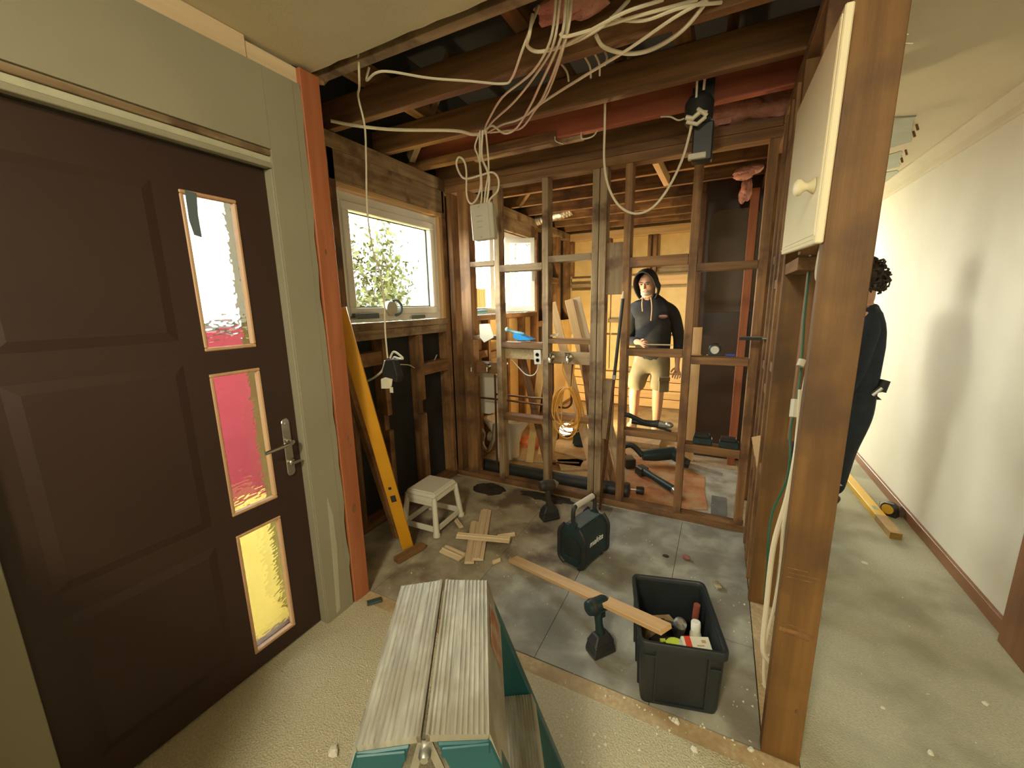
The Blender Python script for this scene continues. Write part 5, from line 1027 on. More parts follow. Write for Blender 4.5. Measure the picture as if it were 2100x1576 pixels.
put('tank', MB().taper((-0.08, 0.08, -0.08, 0.22), (-0.09, 0.09, -0.09, 0.23), 0.0, 0.36), ceramic, ts, bevel=0.02, segs=2)
put('tank_lid', MB().box(-0.095, 0.095, -0.095, 0.235, 0.361, 0.385), ceramic, ts, bevel=0.008)
fx = MB().tube(spline([(-1.936, 3.100, 0.340), (-1.931, 3.150, 0.278), (-1.951, 3.150, 0.178), (-1.869, 3.100, 0.133), (-1.813, 3.100, 0.237), (-1.787, 3.100, 0.405)], 6), 0.016, 8)
solo('flexible_hose', fx, foil, 'silver flexible hose hanging beside the cistern', 'hose', smooth=True)
solo('orange_cloth', MB().blob((0, 0, 0.02), 0.14, 0.10, 0.08, noise=0.18), orange_rag, 'orange rag heap on the floor right of the toilet', 'rag', M=Matrix.Translation((-1.676, 3.695, 0.030)), smooth=True)
solo('cream_cloth', MB().blob((0, 0, 0.02), 0.12, 0.09, 0.10, noise=0.18), mat('cream_rag', (0.62, 0.48, 0.30), (0.7, 0.56, 0.36), 0.9, ns=9), 'cream rag behind the orange rag', 'rag', M=Matrix.Translation((-1.783, 4.096, 0.060)), smooth=True)
# floor sheets lifted in the back room
for k, (c, sx, sy, rz, z, lb) in enumerate((((-1.409, 3.548, 0.000), 0.34, 0.22, 0.1, 0.0, 'widest particleboard offcut on the back room floor'), ((-1.255, 3.766, 0.000), 0.26, 0.20, -0.25, 0.019, 'upper particleboard offcut below the yellow cord coil'), ((-1.071, 3.430, 0.000), 0.20, 0.12, 0.5, 0.0, 'small tilted board offcut behind the drain pipe'))):
    solo('board_offcut', MB().box(-sx, sx, -sy, sy, z, z + 0.018), particle, lb, 'offcut', M=Matrix.Translation(c) @ Matrix.Rotation(rz, 4, 'Z'), bevel=0.002)
wrk = root('pipe_wrench', (-1.153, 3.324, 0.040), 0.35, 'rusty wrench lying on the back room floor boards', 'wrench')
put('shank', MB().beam((-0.12, 0, 0.012), (0.10, 0, 0.012), 0.022, 0.012), copper, wrk, bevel=0.003)
put('jaw', MB().box(-0.17, -0.11, -0.03, 0.03, 0.002, 0.024), copper, wrk, bevel=0.004)
# tool case and work lamp
tb = root('cordless_vacuum', (-1.196, 3.870, -0.000), 0.2, 'squat dark green cordless vacuum on the back room floor', 'vacuum')
put('base', MB().lathe([(0.13, 0.0), (0.135, 0.012), (0.12, 0.03)], 22), tool_black, tb, smooth=True)
put('body', MB().taper((-0.095, 0.095, -0.08, 0.08), (-0.06, 0.06, -0.055, 0.055), 0.045, 0.21), tool_teal, tb, bevel=0.02, segs=2)
put('waist', MB().lathe([(0.085, 0.03), (0.08, 0.046)], 18), plastic_black, tb, smooth=True)
wl_ = root('work_lamp', (-1.42, 4.02, 0.0), 0.0, 'round glowing work lamp on the floor behind the yellow cord coil', 'work lamp')
Ml = Matrix.Rotation(0.9, 4, 'X')
put('lamp_body', MB().lathe([(0.05, -0.05), (0.075, -0.04), (0.085, 0.0), (0.08, 0.006)], 20), tool_black, wl_, Matrix.Translation((0, 0, 0.13)) @ Ml, smooth=True)
put('lamp_face', MB().lathe([(0.075, 0.0065), (0.07, 0.012), (0.01, 0.014)], 20), glow, wl_, Matrix.Translation((0, 0, 0.13)) @ Ml, smooth=True)
put('lamp_stand', MB().tube([(-0.09, 0, 0.13), (-0.09, 0, 0.02), (-0.09, -0.08, 0.008), (0.09, -0.08, 0.008), (0.09, 0, 0.02), (0.09, 0, 0.13)], 0.008, 8), tool_black, wl_, smooth=True)
lp_ = Vector((-1.42, 4.02, 0.30))
lamp('work_lamp_beam', 'SPOT', tuple(lp_), (-0.75, 5.9, 1.15), 85, (1.0, 0.78, 0.38), 0.07, spot_size=math.radians(125), spot_blend=0.5)
lamp('work_lamp_upward', 'SPOT', tuple(lp_ + Vector((0.0, -0.03, 0.0))), (-1.25, 3.2, 2.6), 80, (1.0, 0.76, 0.40), 0.07, spot_size=math.radians(95), spot_blend=0.6)

# ------------------------------------------------------------------ window sill clutter
def sill_tool(name, p, rz, label, parts):
    r = root(name, p, rz, label, 'tool')
    for nm, mb, m in parts: put(nm, mb, m, r, bevel=0.003)
    return r
sz = 1.379
sill_tool('packer_box', (-2.020, 1.893, 1.408), PI / 2, 'grey box of packers on the window sill', [('tray', MB().box(-0.10, 0.10, -0.03, 0.02, 0.0, 0.035), mat('blue_grey_box', (0.13, 0.16, 0.16), None, 0.6)), ('loose_strip', MB().box(-0.18, -0.08, -0.032, -0.01, 0.0, 0.008), steel)])
sd = root('tape_dispenser', (-2.020, 2.147, 1.418), PI / 2, 'pale tape gun on the window sill beneath the hanging cable', 'tape')
put('roll', MB().lathe([(0.045, -0.02), (0.05, -0.018), (0.05, 0.018), (0.045, 0.02)], 20, Matrix.Translation((-0.02, 0, 0.05)) @ Matrix.Rotation(PI / 2, 4, 'X')), box_grey, sd, smooth=True)
put('bracket', MB().tube(spline([(0.0, -0.025, 0.004), (0.05, -0.025, 0.02), (0.06, -0.025, 0.07), (0.02, -0.025, 0.105), (-0.03, -0.025, 0.10)], 4), 0.010, 8), mat('blue_grey_box', (0.13, 0.16, 0.16), None, 0.6), sd, smooth=True)
sill_tool('utility_knife', (-2.020, 2.434, 1.394), PI / 2 + 0.05, 'slim grey knife on the right of the window sill', [('grip', MB().box(-0.09, 0.05, -0.012, 0.012, 0.0, 0.02), mat('blue_grey_box', (0.13, 0.16, 0.16), None, 0.6)), ('blade_tip', MB().box(-0.12, -0.09, -0.008, 0.008, 0.006, 0.010), steel)])
sill_tool('sealant_tube', (-2.020, 3.297, 1.394), PI / 2, 'grey sealant tube on the back room window sill', [('tube_body', MB().tube([(-0.11, 0, 0.022), (0.10, 0, 0.022)], 0.021, 12), blue_grey), ('nozzle', MB().tube([(0.10, 0, 0.022), (0.16, 0, 0.022)], [0.010, 0.004], 8), plastic_white)])

# ------------------------------------------------------------------ hall: level, tape measure
A = Vector((1.021, 3.999, 0.030)); B = Vector((1.061, 3.105, 0.030)); M, L = frame_between(B, A)
hl = root('box_level', label='long yellow box level lying along the hall baseboard', cat='spirit level', M=M)
put('beam', MB().box(-0.03, 0.03, -0.03, 0.012, 0, L + 0.25), tape_yellow, hl, bevel=0.002)
put('bare_end', MB().box(-0.0306, 0.0306, -0.0303, 0.0126, 0, L * 0.27), mat('scratched_yellow_brown', (0.34, 0.20, 0.06), (0.45, 0.28, 0.09), 0.5, ns=14), hl, bevel=0.001)
put('vial', MB().box(-0.012, 0.012, -0.012, 0.0132, L * 0.36, L * 0.42), patch_green, hl)
tmh = root('tape_measure', (1.127, 3.470, 0.000), math.radians(-38), 'black and yellow tape measure beside the hall baseboard', 'tape measure')
put('case', MB().lathe([(0.036, -0.028), (0.044, -0.022), (0.044, 0.022), (0.036, 0.028)], 20, Matrix.Translation((0, 0, 0.05)) @ Matrix.Rotation(PI / 2, 4, 'X')).box(-0.03, 0.05, -0.028, 0.028, 0.0, 0.05), plastic_black, tmh, bevel=0.002)
put('yellow_side', MB().lathe([(0.034, 0.0), (0.032, 0.003)], 18, Matrix.Translation((0, -0.0285, 0.048)) @ Matrix.Rotation(PI / 2, 4, 'X')), tape_yellow, tmh, smooth=True)
put('belt_clip', MB().tube([(-0.04, -0.032, 0.02), (-0.045, -0.034, 0.09), (0.03, -0.034, 0.10)], 0.003, 6), steel, tmh)
solo('glove_bundle', MB().blob((0, 0, 0.03), 0.035, 0.05, 0.035, noise=0.15), mat('dull_brown_cloth', (0.10, 0.055, 0.03), (0.16, 0.10, 0.06), 0.9, ns=12), 'small brown bundle between the tape measure and the hall baseboard', 'bundle', M=Matrix.Translation((1.193, 3.487, 0.000)), smooth=True)

# ------------------------------------------------------------------ outside the windows
def bush(name, base, hgt, rad, nl, label, seed, m=leaf_m, size=0.08):
    rr = random.Random(seed); r = root(name, base, 0, label, 'shrub')
    st_ = MB(); tips = []
    for k in range(11):
        a = rr.uniform(0, 6.28); t = rr.uniform(0.25, 1.0); top = Vector((math.cos(a) * rad * t, math.sin(a) * rad * t, hgt * (1.05 - 0.55 * t * rr.random())))
        mid = top * 0.5 + Vector((rr.uniform(-.1, .1), rr.uniform(-.1, .1), 0.1)); st_.tube(spline([(0, 0, 0), mid, top], 3), [0.03, 0.028, 0.025, 0.02, 0.015, 0.012, 0.008], 5)
        tips += [mid.lerp(top, u) for u in (0.0, 0.3, 0.6, 0.8, 1.0)]
    put('branches', st_, bark, r)
    lf_ = MB()
    for _ in range(nl):
        c = rr.choice(tips) + Vector((rr.gauss(0, 1), rr.gauss(0, 1), rr.gauss(0, 0.8))) * rad * 0.16
        d = Vector((rr.gauss(0, 1), rr.gauss(0, 1), rr.gauss(0, 1))).normalized(); e = d.orthogonal().normalized(); s = size * rr.uniform(0.5, 1.2)
        lf_.add([c - d * s, c + e * s * 0.4, c + d * s, c - e * s * 0.4 + Vector((0, 0, 0.01))], [(0, 1, 2), (0, 2, 3)])
    put('foliage', lf_, m, r, kind='stuff')
    return r
g = Vector((-5.500, 5.357, 1.395)); bush('garden_tree', (g.x, g.y, -0.32), 3.1, 0.85, 2000, 'light green garden tree seen through the left window', 4, size=0.07)
g = Vector((-9.000, 10.224, 1.841)); bush('garden_shrub', (g.x, g.y, -0.32), 1.75, 0.35, 500, 'small loose shrub outside to the right of the garden tree', 5)
g = Vector((-9.000, 10.907, 1.769)); bush('garden_shrub', (g.x, g.y, -0.32), 1.6, 0.35, 500, 'rounder small shrub at the right edge of the left window', 6)
gh = Vector((-16.000, 18.901, 2.324))
put('white_garden_wall', MB().box(-16.3, -16, gh.y - 5.0, gh.y + 3.5, -0.32, gh.z), house_white, label='low white rendered wall across the garden', cat='garden wall')
hd = MB(); rr = random.Random(9)
for _ in range(700):
    y = gh.y + rr.uniform(-2, 16); c = Vector((-30 + rr.uniform(-.5, .5), y * 1.7, 1.0 + rr.random() * (1.3 + 0.6 * math.sin(y * 1.3)))); s = rr.uniform(0.12, 0.3)
    d = Vector((rr.gauss(0, .4), rr.gauss(0, 1), rr.gauss(0, 1))).normalized(); e = d.orthogonal().normalized()
    hd.add([c - d * s, c + e * s * 0.6, c + d * s, c - e * s * 0.6], [(0, 1, 2), (0, 2, 3)])
hd.box(-31.5, -30.5, 24, 70, -0.6, 1.3)
put('distant_foliage', hd, leaf_far, label='line of far trees beyond the garden wall', cat='trees', kind='stuff')
fy = Vector((-5.500, 8.882, 1.599)); fn = root('paling_fence', (-5.5, fy.y, -0.32), 0, 'yellow paling fence glimpsed through the back room window', 'fence')
fz = Vector((-5.500, 8.901, 1.887)).z + 0.32
for k in range(14): put('paling', MB().box(-0.01, 0.01, -0.14 + k * 0.105, -0.04 + k * 0.105, 0.0, fz + random.uniform(-0.01, 0.01)), fence_yellow, fn)
for z in (0.4, 1.2): put('fence_rail', MB().box(-0.06, -0.011, -0.14, 1.33, z, z + 0.08), fence_yellow, fn)

# dark strap hanging over the top door pane
sheet('hanging_strap', [(-1.603, 0.786, 1.869), (-1.603, 0.819, 1.866), (-1.603, 0.813, 1.798), (-1.603, 0.814, 1.725), (-1.603, 0.793, 1.730), (-1.603, 0.785, 1.775)], mat('slate_strap', (0.10, 0.13, 0.14), None, 0.7), 'dark strap hanging down over the top glass pane of the door', 'strap', t=0.004, ax=0)

# ------------------------------------------------------------------ people
def skin(name, chains, m, parent, rootv=0, sub=2, world=True, label=None, scale=None):
    """chains: {id: (pos, radius)} and edges between ids, grown with a Skin modifier"""
    vs, es = chains; ids = list(vs); ix = {k: i for i, k in enumerate(ids)}
    P = WM[parent].inverted()
    me = bpy.data.meshes.new(name); me.from_pydata([tuple(P @ Vector(vs[k][0])) for k in ids], [(ix[a], ix[b]) for a, b in es], []); me.update()
    o = bpy.data.objects.new(name, me); COL.objects.link(o)
    s = o.modifiers.new('skin', 'SKIN'); s.use_smooth_shade = True
    for i, k in enumerate(ids):
        r = vs[k][1]; sv = me.skin_vertices[0].data[i]
        sv.radius = r if isinstance(r, tuple) else (r, r); sv.use_root = (i == rootv)
    if sub:
        b = o.modifiers.new('smooth', 'SUBSURF'); b.levels = sub; b.render_levels = sub
    me.materials.append(m)
    dg = bpy.context.evaluated_depsgraph_get(); dg.update()
    nm = bpy.data.meshes.new_from_object(o.evaluated_get(dg)); o.modifiers.clear(); o.data = nm
    for f in nm.polygons: f.use_smooth = True
    if not nm.materials: nm.materials.append(m)
    o.parent = parent; o.matrix_basis = Matrix(); WM[o] = WM[parent].copy()
    return tag(o, label)
def hand(vs, es, pre, wrist, palm, dirs, thumb, r=0.0085):
    """palm and five separate fingers; dirs = list of finger point lists"""
    es.append((wrist, pre + 'p')); vs[pre + 'p'] = (palm, (0.026, 0.016))
    for k, pts in enumerate(dirs + [thumb]):
        prev = pre + 'p'
        for j, p in enumerate(pts):
            q = '%s%d%d' % (pre, k, j); vs[q] = (p, r * (1.0 - 0.12 * j) * (1.15 if k == len(dirs) else 1)); es.append((prev, q)); prev = q

# --- man in the black hooded jumper behind the stud wall
YM = 4.45
def m_(px, py, dy=0.0): return None
hc = Vector((-0.689, 4.360, 1.654)); shr = Vector((-0.834, 4.440, 1.408)); shl = Vector((-0.433, 4.480, 1.373)); wst = Vector((-0.627, 4.450, 0.930))
zf = 0.062
put('plywood_sheet', MB().box(-1.15, -0.47, 4.12, 4.85, 0.0, 0.06), particle, None, None, label='thick sheet of flooring under the man\'s feet', cat='sheet')
mn = root('person', (wst.x, YM, zf), 0, 'man in black hooded jumper and khaki shorts standing behind the stud wall', 'person')
kr = Vector((-0.782, 4.400, 0.517)); kl = Vector((-0.544, 4.420, 0.522)); ar_ = Vector((-0.795, 4.460, 0.159)); al = Vector((-0.555, 4.480, 0.160))
hipr = Vector((wst.x - 0.10, YM + 0.02, 0.93)); hipl = Vector((wst.x + 0.10, YM + 0.02, 0.93))
wr_r = Vector((-0.714, 4.200, 1.084)); wr_l = Vector((-0.375, 4.460, 0.868))
el_r = Vector((-0.876, 4.460, 1.067)); el_l = Vector((-0.376, 4.520, 1.114))
vs = {'pel': (Vector((wst.x, YM + 0.02, 0.96)), (0.15, 0.11))}; es = []
def link(a, b, p, r): vs[b] = (p, r); es.append((a, b))
link('pel', 'belly', Vector((wst.x, YM + 0.01, 1.12)), (0.15, 0.11)); link('belly', 'chest', Vector((wst.x, YM, 1.30)), (0.165, 0.11)); link('chest', 'collar', Vector((wst.x - 0.005, YM - 0.01, 1.42)), (0.13, 0.085))
link('collar', 'neck', Vector((hc.x + 0.01, YM - 0.05, 1.50)), 0.055); link('neck', 'skull', hc + Vector((0.0, 0.03, -0.055)), (0.070, 0.075)); link('skull', 'crown', hc + Vector((0.01, 0.05, 0.06)), (0.075, 0.085)); link('crown', 'top', hc + Vector((0.012, 0.06, 0.115)), (0.05, 0.06))
link('collar', 'sr', shr, 0.055); link('sr', 'er', el_r, 0.043); link('er', 'wr', wr_r, 0.028)
link('collar', 'sl', shl, 0.055); link('sl', 'el', el_l, 0.043); link('el', 'wl', wr_l, 0.028)
link('pel', 'hr', hipr, 0.095); link('hr', 'kr', kr, 0.062); link('kr', 'cr', kr.lerp(ar_, 0.35) + Vector((0, 0.02, 0)), 0.058); link('cr', 'ar', ar_, 0.036)
link('pel', 'hl', hipl, 0.095); link('hl', 'kl', kl, 0.062); link('kl', 'cl', kl.lerp(al, 0.35) + Vector((0, 0.02, 0)), 0.058); link('cl', 'al', al, 0.036)
for a in ('r', 'l'):
    b = vs['a' + a][0]; link('a' + a, 'f' + a, Vector((b.x + (-0.02 if a == 'r' else 0.03), b.y - 0.14, zf + 0.045)), (0.036, 0.026))
# right hand (on the picture's left) closed round a pencil, left hand hanging
w = wr_r; pr_ = w + Vector((0.03, -0.055, -0.012))
hand(vs, es, 'hr', 'wr', pr_, [[pr_ + Vector((0.035, -0.045, dz)), pr_ + Vector((0.062, -0.035, dz - 0.012)), pr_ + Vector((0.058, -0.008, dz - 0.02))] for dz in (0.034, 0.012, -0.010, -0.032)], [pr_ + Vector((0.0, -0.03, 0.045)), pr_ + Vector((0.03, -0.05, 0.05))])
w = wr_l; pl_ = w + Vector((0.006, -0.008, -0.075))
hand(vs, es, 'hl', 'wl', pl_, [[pl_ + Vector((0.022 * (k - 1.5), -0.012, -0.05)), pl_ + Vector((0.024 * (k - 1.5) - 0.004, -0.026, -0.085 + 0.006 * abs(k - 1.5))), pl_ + Vector((0.022 * (k - 1.5) - 0.008, -0.042, -0.105 + 0.01 * abs(k - 1.5)))] for k in range(4)], [pl_ + Vector((-0.04, -0.012, 0.0)), pl_ + Vector((-0.058, -0.03, -0.035))])
skin('body', (vs, es), skin_m, mn)
# face details
HM = Matrix.Translation(hc) @ Matrix.Rotation(-0.20, 4, 'Z') @ Matrix.Rotation(0.36, 4, 'X')
def face(name, mb, m, smooth=True): return put(name, mb, m, mn, HM, True, smooth=smooth)
face('face', MB().blob((0, 0, 0), 0.078, 0.088, 0.115, n=20, m=14), skin_m)
face('nose', MB().add([(-0.010, -0.083, 0.035), (0.010, -0.083, 0.035), (0.017, -0.084, -0.018), (-0.017, -0.084, -0.018), (0.0, -0.112, -0.012), (0, -0.092, 0.03)], [(0, 5, 4, 3), (1, 2, 4, 5), (3, 4, 2), (0, 1, 5)]), skin_m)
for s in (-1, 1):
    face('eye', MB().blob((s * 0.030, -0.079, 0.024), 0.014, 0.008, 0.006), hair_m)
    face('eyebrow', MB().tube([(s * 0.014, -0.086, 0.042), (s * 0.032, -0.083, 0.046), (s * 0.05, -0.072, 0.040)], 0.005, 6), hair_m)
    face('ear', MB().blob((s * 0.078, 0.005, 0.01), 0.012, 0.022, 0.032), skin_m)
face('beard', MB().blob((0, -0.012, -0.072), 0.068, 0.082, 0.062, n=18, m=12, noise=0.06), beard_m)
face('mouth', MB().tube([(-0.022, -0.090, -0.048), (0, -0.096, -0.046), (0.022, -0.090, -0.048)], 0.005, 6), mat('lips', (0.35, 0.14, 0.10), None, 0.5))
# hood: shell open at the front
hd_ = MB(); n1, n2 = 22, 12
for layer, k in ((0, 1.0), (1, 0.93)):
    for i in range(n2 + 1):
        t = i / n2; th = t * PI * 0.93         # from the front rim, over the top of the head to the back
        for j in range(n1 + 1):
            a = -PI * 0.78 + j / n1 * PI * 1.56
            depth = -0.095 + 0.225 * t; w_ = (0.112 + 0.012 * math.sin(t * PI)) * k * (math.cos(t * PI / 2) ** 0.35 if t < 1 else 0.25); h_ = (0.155 + 0.012 * math.sin(t * PI)) * k * (math.cos(t * PI / 2) ** 0.30 if t < 1 else 0.25)
            hd_.v.append((w_ * math.sin(a) * (1 if abs(a) < PI / 2 else 1.12), depth - 0.02 * math.cos(a) * (1 - t) + (0.03 if math.cos(a) < 0 else 0) * (1 - t), h_ * math.cos(a) * (1.0 if math.cos(a) > 0 else 1.25) + 0.01))
S = (n2 + 1) * (n1 + 1)
for L_ in (0, 1):
    for i in range(n2):
        for j in range(n1):
            a = L_ * S + i * (n1 + 1) + j; hd_.f.append((a, a + 1, a + n1 + 2, a + n1 + 1))
for j in range(n1): hd_.f.append((j, j + 1, S + j + 1, S + j))
for i in range(n2):
    for e in (0, n1): a = i * (n1 + 1) + e; hd_.f.append((a, a + n1 + 1, S + a + n1 + 1, S + a))
face('hood', hd_, black_cloth)
# jumper
vs2 = {}; es2 = []
def l2(a, b, p, r):
    vs2[b] = (p, r)
    if a: es2.append((a, b))
l2(None, 'hem', Vector((wst.x, YM + 0.01, 0.80)), (0.195, 0.145)); l2('hem', 'belly', Vector((wst.x, YM + 0.005, 1.06)), (0.190, 0.140)); l2('belly', 'chest', Vector((wst.x, YM, 1.30)), (0.205, 0.135)); l2('chest', 'collar', Vector((wst.x - 0.005, YM - 0.01, 1.44)), (0.150, 0.10)); l2('collar', 'neck', Vector((hc.x + 0.015, YM - 0.02, 1.535)), (0.095, 0.085))
l2('collar', 'sr', shr + Vector((0.01, 0, 0)), 0.078); l2('sr', 'er', el_r, 0.062); l2('er', 'wr', wr_r + Vector((-0.035, 0.06, 0.0)), 0.045)
l2('collar', 'sl', shl + Vector((-0.01, 0, 0)), 0.078); l2('sl', 'el', el_l, 0.062); l2('el', 'wl', wr_l + Vector((0, 0, 0.03)), 0.046)
jm = skin('hooded_jumper', (vs2, es2), black_cloth, mn)
lg = Vector((wst.x + 0.11, YM - 0.152, 1.335))
put('chest_logo', MB().prism([(0.045 * math.cos(t * PI / 8), 0.02 * math.sin(t * PI / 8)) for t in range(16)], -0.002, 0.002, 'y'), mat('red_logo', (0.14, 0.035, 0.03), None, 0.7), jm, Matrix.Translation(lg), True)
put('logo_bar', MB().box(-0.035, 0.030, -0.004, -0.002, 0.002, 0.008), mat('pale_logo', (0.45, 0.35, 0.30), None, 0.7), jm, Matrix.Translation(lg), True)
for pts in ([(-0.721, 4.300, 1.525), (-0.721, 4.285, 1.458), (-0.713, 4.285, 1.386)], [(-0.641, 4.300, 1.523), (-0.625, 4.285, 1.418), (-0.629, 4.285, 1.293)]):
    put('drawstring', MB().tube(spline(pts, 4), 0.007, 6), mat('orange_string', (0.55, 0.33, 0.18), None, 0.7), jm, None, True, smooth=True)
# shorts
vs3 = {'w': (Vector((wst.x, YM + 0.01, 1.04)), (0.165, 0.12))}; es3 = []
def l3(a, b, p, r): vs3[b] = (p, r); es3.append((a, b))
l3('w', 'c', Vector((wst.x, YM + 0.01, 0.84)), (0.16, 0.115))
for s, hp_, k in (('r', hipr, kr), ('l', hipl, kl)):
    l3('c', 'h' + s, hp_ + Vector((0, -0.01, -0.13)), (0.115, 0.115)); l3('h' + s, 't' + s, hp_.lerp(k, 0.62), (0.108, 0.105)); l3('t' + s, 'k' + s, hp_.lerp(k, 0.98), (0.102, 0.098))
sh = skin('cargo_shorts', (vs3, es3), khaki, mn)
put('cargo_pocket', MB().box(-0.055, 0.055, -0.016, 0.0, -0.075, 0.075), khaki, sh, Matrix.Translation(hipl.lerp(kl, 0.72) + Vector((0.055, -0.095, 0))) @ Matrix.Rotation(0.5, 4, 'Z'), True, bevel=0.008)
put('pocket_flap', MB().box(-0.06, 0.06, -0.020, 0.0, 0.04, 0.085), khaki, sh, Matrix.Translation(hipl.lerp(kl, 0.72) + Vector((0.055, -0.097, 0))) @ Matrix.Rotation(0.5, 4, 'Z'), True, bevel=0.006)
for a in ('r', 'l'):
    b = vs['a' + a][0]; t = vs['f' + a][0]
    skin('shoe', ({'h': (Vector((b.x, b.y + 0.03, zf + 0.05)), 0.050), 'm': (b.lerp(t, 0.5) * 1.0 - Vector((0, 0, (b.lerp(t, 0.5)).z - zf - 0.048)), 0.050), 't': (Vector((t.x, t.y - 0.03, zf + 0.040)), (0.046, 0.034)), 's': (Vector((b.x, b.y + 0.01, zf + 0.11)), 0.048)}, [('h', 'm'), ('m', 't'), ('h', 's')]), sneaker, mn)

# --- person bending over in the hall, half hidden by the end post
Y2 = 3.36
p2 = root('person', (0.76, Y2, 0.0), 0, 'person with curly dark hair and navy jumper bending in the hall behind the end post', 'person')
hc2 = Vector((0.752, 3.300, 1.578)); 
nk = Vector((0.796, 3.340, 1.446)); ch = Vector((0.808, 3.360, 1.260)); wa = Vector((0.805, 3.360, 0.979)); pv = Vector((0.790, 3.360, 0.840))
kn = Vector((0.778, 3.360, 0.521)); an = Vector((0.765, 3.36, 0.12))
kn2 = kn + Vector((-0.16, 0.02, 0.0)); an2 = an + Vector((-0.24, 0.05, 0.0))
v = {'pv': (pv, (0.14, 0.12))}; e = []
def lp(a, b, p, r): v[b] = (Vector(p), r); e.append((a, b))
lp('pv', 'wa', wa, (0.13, 0.11)); lp('wa', 'ch', ch, (0.15, 0.12)); lp('ch', 'nk', nk, 0.06); lp('nk', 'hd', hc2, (0.085, 0.09)); lp('hd', 'ht', hc2 + Vector((-0.01, 0, 0.08)), (0.06, 0.07))
sA = ch + Vector((-0.02, -0.17, 0.09)); sB = ch + Vector((-0.02, 0.17, 0.09))
lp('ch', 'sa', sA, 0.06); lp('sa', 'ea', sA + Vector((-0.03, -0.04, -0.29)), 0.045); lp('ea', 'wa2', sA + Vector((-0.06, 0.04, -0.50)), 0.03)
lp('ch', 'sb', sB, 0.06); lp('sb', 'eb', sB + Vector((-0.05, 0.03, -0.29)), 0.045); lp('eb', 'wb2', sB + Vector((-0.22, -0.05, -0.42)), 0.03)
lp('pv', 'h1', pv + Vector((0, -0.08, -0.06)), 0.09); lp('h1', 'k1', kn + Vector((0, -0.06, 0)), 0.065); lp('k1', 'a1', an + Vector((0, -0.05, 0)), 0.04); lp('a1', 'f1', an + Vector((-0.13, -0.07, -0.08)), (0.036, 0.026))
lp('pv', 'h2', pv + Vector((-0.03, 0.08, -0.06)), 0.09); lp('h2', 'k2', kn2 + Vector((0, 0.06, 0)), 0.065); lp('k2', 'a2', an2 + Vector((0, 0.05, 0)), 0.04); lp('a2', 'f2', an2 + Vector((-0.14, 0.06, -0.08)), (0.036, 0.026))
q = v['wa2'][0]; pm = q + Vector((-0.03, 0.02, -0.07))
hand(v, e, 'ha', 'wa2', pm, [[pm + Vector((-0.022, 0.02 * (k - 1.5), -0.05)), pm + Vector((-0.045, 0.02 * (k - 1.5), -0.08)), pm + Vector((-0.07, 0.018 * (k - 1.5), -0.09))] for k in range(4)], [pm + Vector((0.01, -0.045, -0.01)), pm + Vector((-0.02, -0.06, -0.04))])
q = v['wb2'][0]; pm = q + Vector((-0.07, -0.01, -0.02))
hand(v, e, 'hb', 'wb2', pm, [[pm + Vector((-0.05, 0.02 * (k - 1.5), -0.01)), pm + Vector((-0.085, 0.02 * (k - 1.5), -0.03)), pm + Vector((-0.095, 0.018 * (k - 1.5), -0.06))] for k in range(4)], [pm + Vector((-0.01, -0.045, 0.01)), pm + Vector((-0.05, -0.06, -0.01))])
skin('body', (v, e), skin_m, p2)
v4 = {'hem': (wa.lerp(pv, 1.7), (0.160, 0.140))}; e4 = []
def l4(a, b, p, r): v4[b] = (Vector(p), r); e4.append((a, b))
l4('hem', 'wa', wa + Vector((0.0, 0, 0.0)), (0.17, 0.15)); l4('wa', 'ch', ch + Vector((0.015, 0, -0.03)), (0.21, 0.17)); l4('ch', 'nk', nk + Vector((-0.01, 0, -0.02)), 0.085)
l4('ch', 'sa', sA, 0.085); l4('sa', 'ea', v['ea'][0], 0.062); l4('ea', 'wr', v['wa2'][0], 0.044)
l4('ch', 'sb', sB, 0.085); l4('sb', 'eb', v['eb'][0], 0.062); l4('eb', 'wq', v['wb2'][0], 0.044)
skin('navy_jumper', (v4, e4), navy_cloth, p2)
v5 = {'pv': (pv + Vector((0, 0, 0.16)), (0.145, 0.125))}; e5 = []
def l5(a, b, p, r): v5[b] = (Vector(p), r); e5.append((a, b))
for s in ('1', '2'):
    l5('pv', 'h' + s, v['h' + s][0] + Vector((0.01, 0, -0.06)), 0.125); l5('h' + s, 'k' + s, v['k' + s][0], 0.092); l5('k' + s, 'a' + s, v['a' + s][0] + Vector((0, 0, 0.03)), 0.062)
tr_ = skin('work_trousers', (v5, e5), denim, p2)
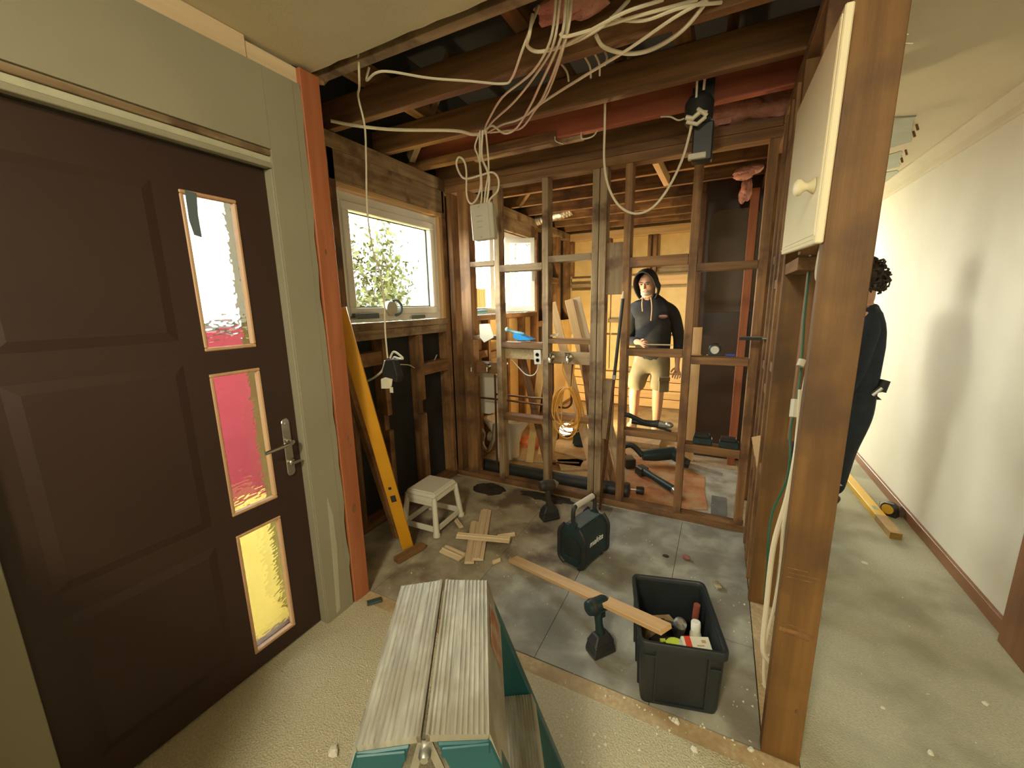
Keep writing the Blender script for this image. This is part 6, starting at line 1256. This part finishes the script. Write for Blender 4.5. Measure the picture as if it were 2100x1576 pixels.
for s in ('1', '2'):
    b = v['a' + s][0]; put('reflective_band', MB().lathe([(0.066, 0.0), (0.069, 0.004), (0.069, 0.05), (0.066, 0.054)], 18, Matrix.Translation(b + Vector((0, 0, 0.12)))), hivis, tr_, None, True, smooth=True)
    skin('boot', ({'h': (Vector((b.x + 0.01, b.y, 0.055)), 0.052), 'm': (Vector((b.x - 0.07, b.y - 0.01, 0.05)), 0.05), 't': (Vector((b.x - 0.15, b.y - 0.02, 0.04)), (0.047, 0.036)), 's': (Vector((b.x + 0.005, b.y, 0.15)), 0.056)}, [('h', 'm'), ('m', 't'), ('h', 's')]), boot_m, p2)
put('tool_pouch', MB().tube([wa + Vector((0.115, -0.09, -0.08)), wa + Vector((0.135, -0.08, -0.01))], [0.032, 0.028], 10), tool_black, p2, None, True, smooth=True)
put('hammer_holder', MB().tube([wa + Vector((0.07, -0.13, -0.10)), wa + Vector((0.11, -0.13, -0.05))], 0.014, 8), steel, p2, None, True, smooth=True)
put('belt', MB().lathe([(0.158, -0.02), (0.162, -0.018), (0.162, 0.018), (0.158, 0.02)], 24, Matrix.Diagonal((1.0, 0.9, 1, 1))), tool_black, p2, Matrix.Translation(wa.lerp(pv, 0.5)), True, smooth=True)
# curly hair: a cap of short curls
hm = MB(); hm.blob((0.022, 0, 0.005), 0.084, 0.10, 0.106, n=20, m=12, noise=0.08); rh = random.Random(11)
for _ in range(170):
    a = rh.uniform(0, 2 * PI); b = math.acos(rh.uniform(-0.75, 1)); d = Vector((math.sin(b) * math.cos(a), math.sin(b) * math.sin(a), math.cos(b)))
    if d.x < -0.35 and d.z < 0.55: continue
    t = d.orthogonal().normalized(); t = (Matrix.Rotation(rh.uniform(0, 6.28), 3, d) @ t); p = d * 0.10; s = rh.uniform(0.02, 0.042)
    hm.tube([p, p + d * s * 0.7 + t * s * 0.3, p + d * s + t * s * 0.9, p + d * s * 0.8 + t * s * 1.4], [0.010, 0.009, 0.007, 0.003], 5)
put('curly_hair', hm, hair_m, p2, Matrix.Translation(hc2 + Vector((0.006, 0, 0.018))) @ Matrix.Scale(0.95, 4), True)
put('nose', MB().blob((-0.10, 0, 0.0), 0.022, 0.014, 0.018), skin_m, p2, Matrix.Translation(hc2), True, smooth=True)
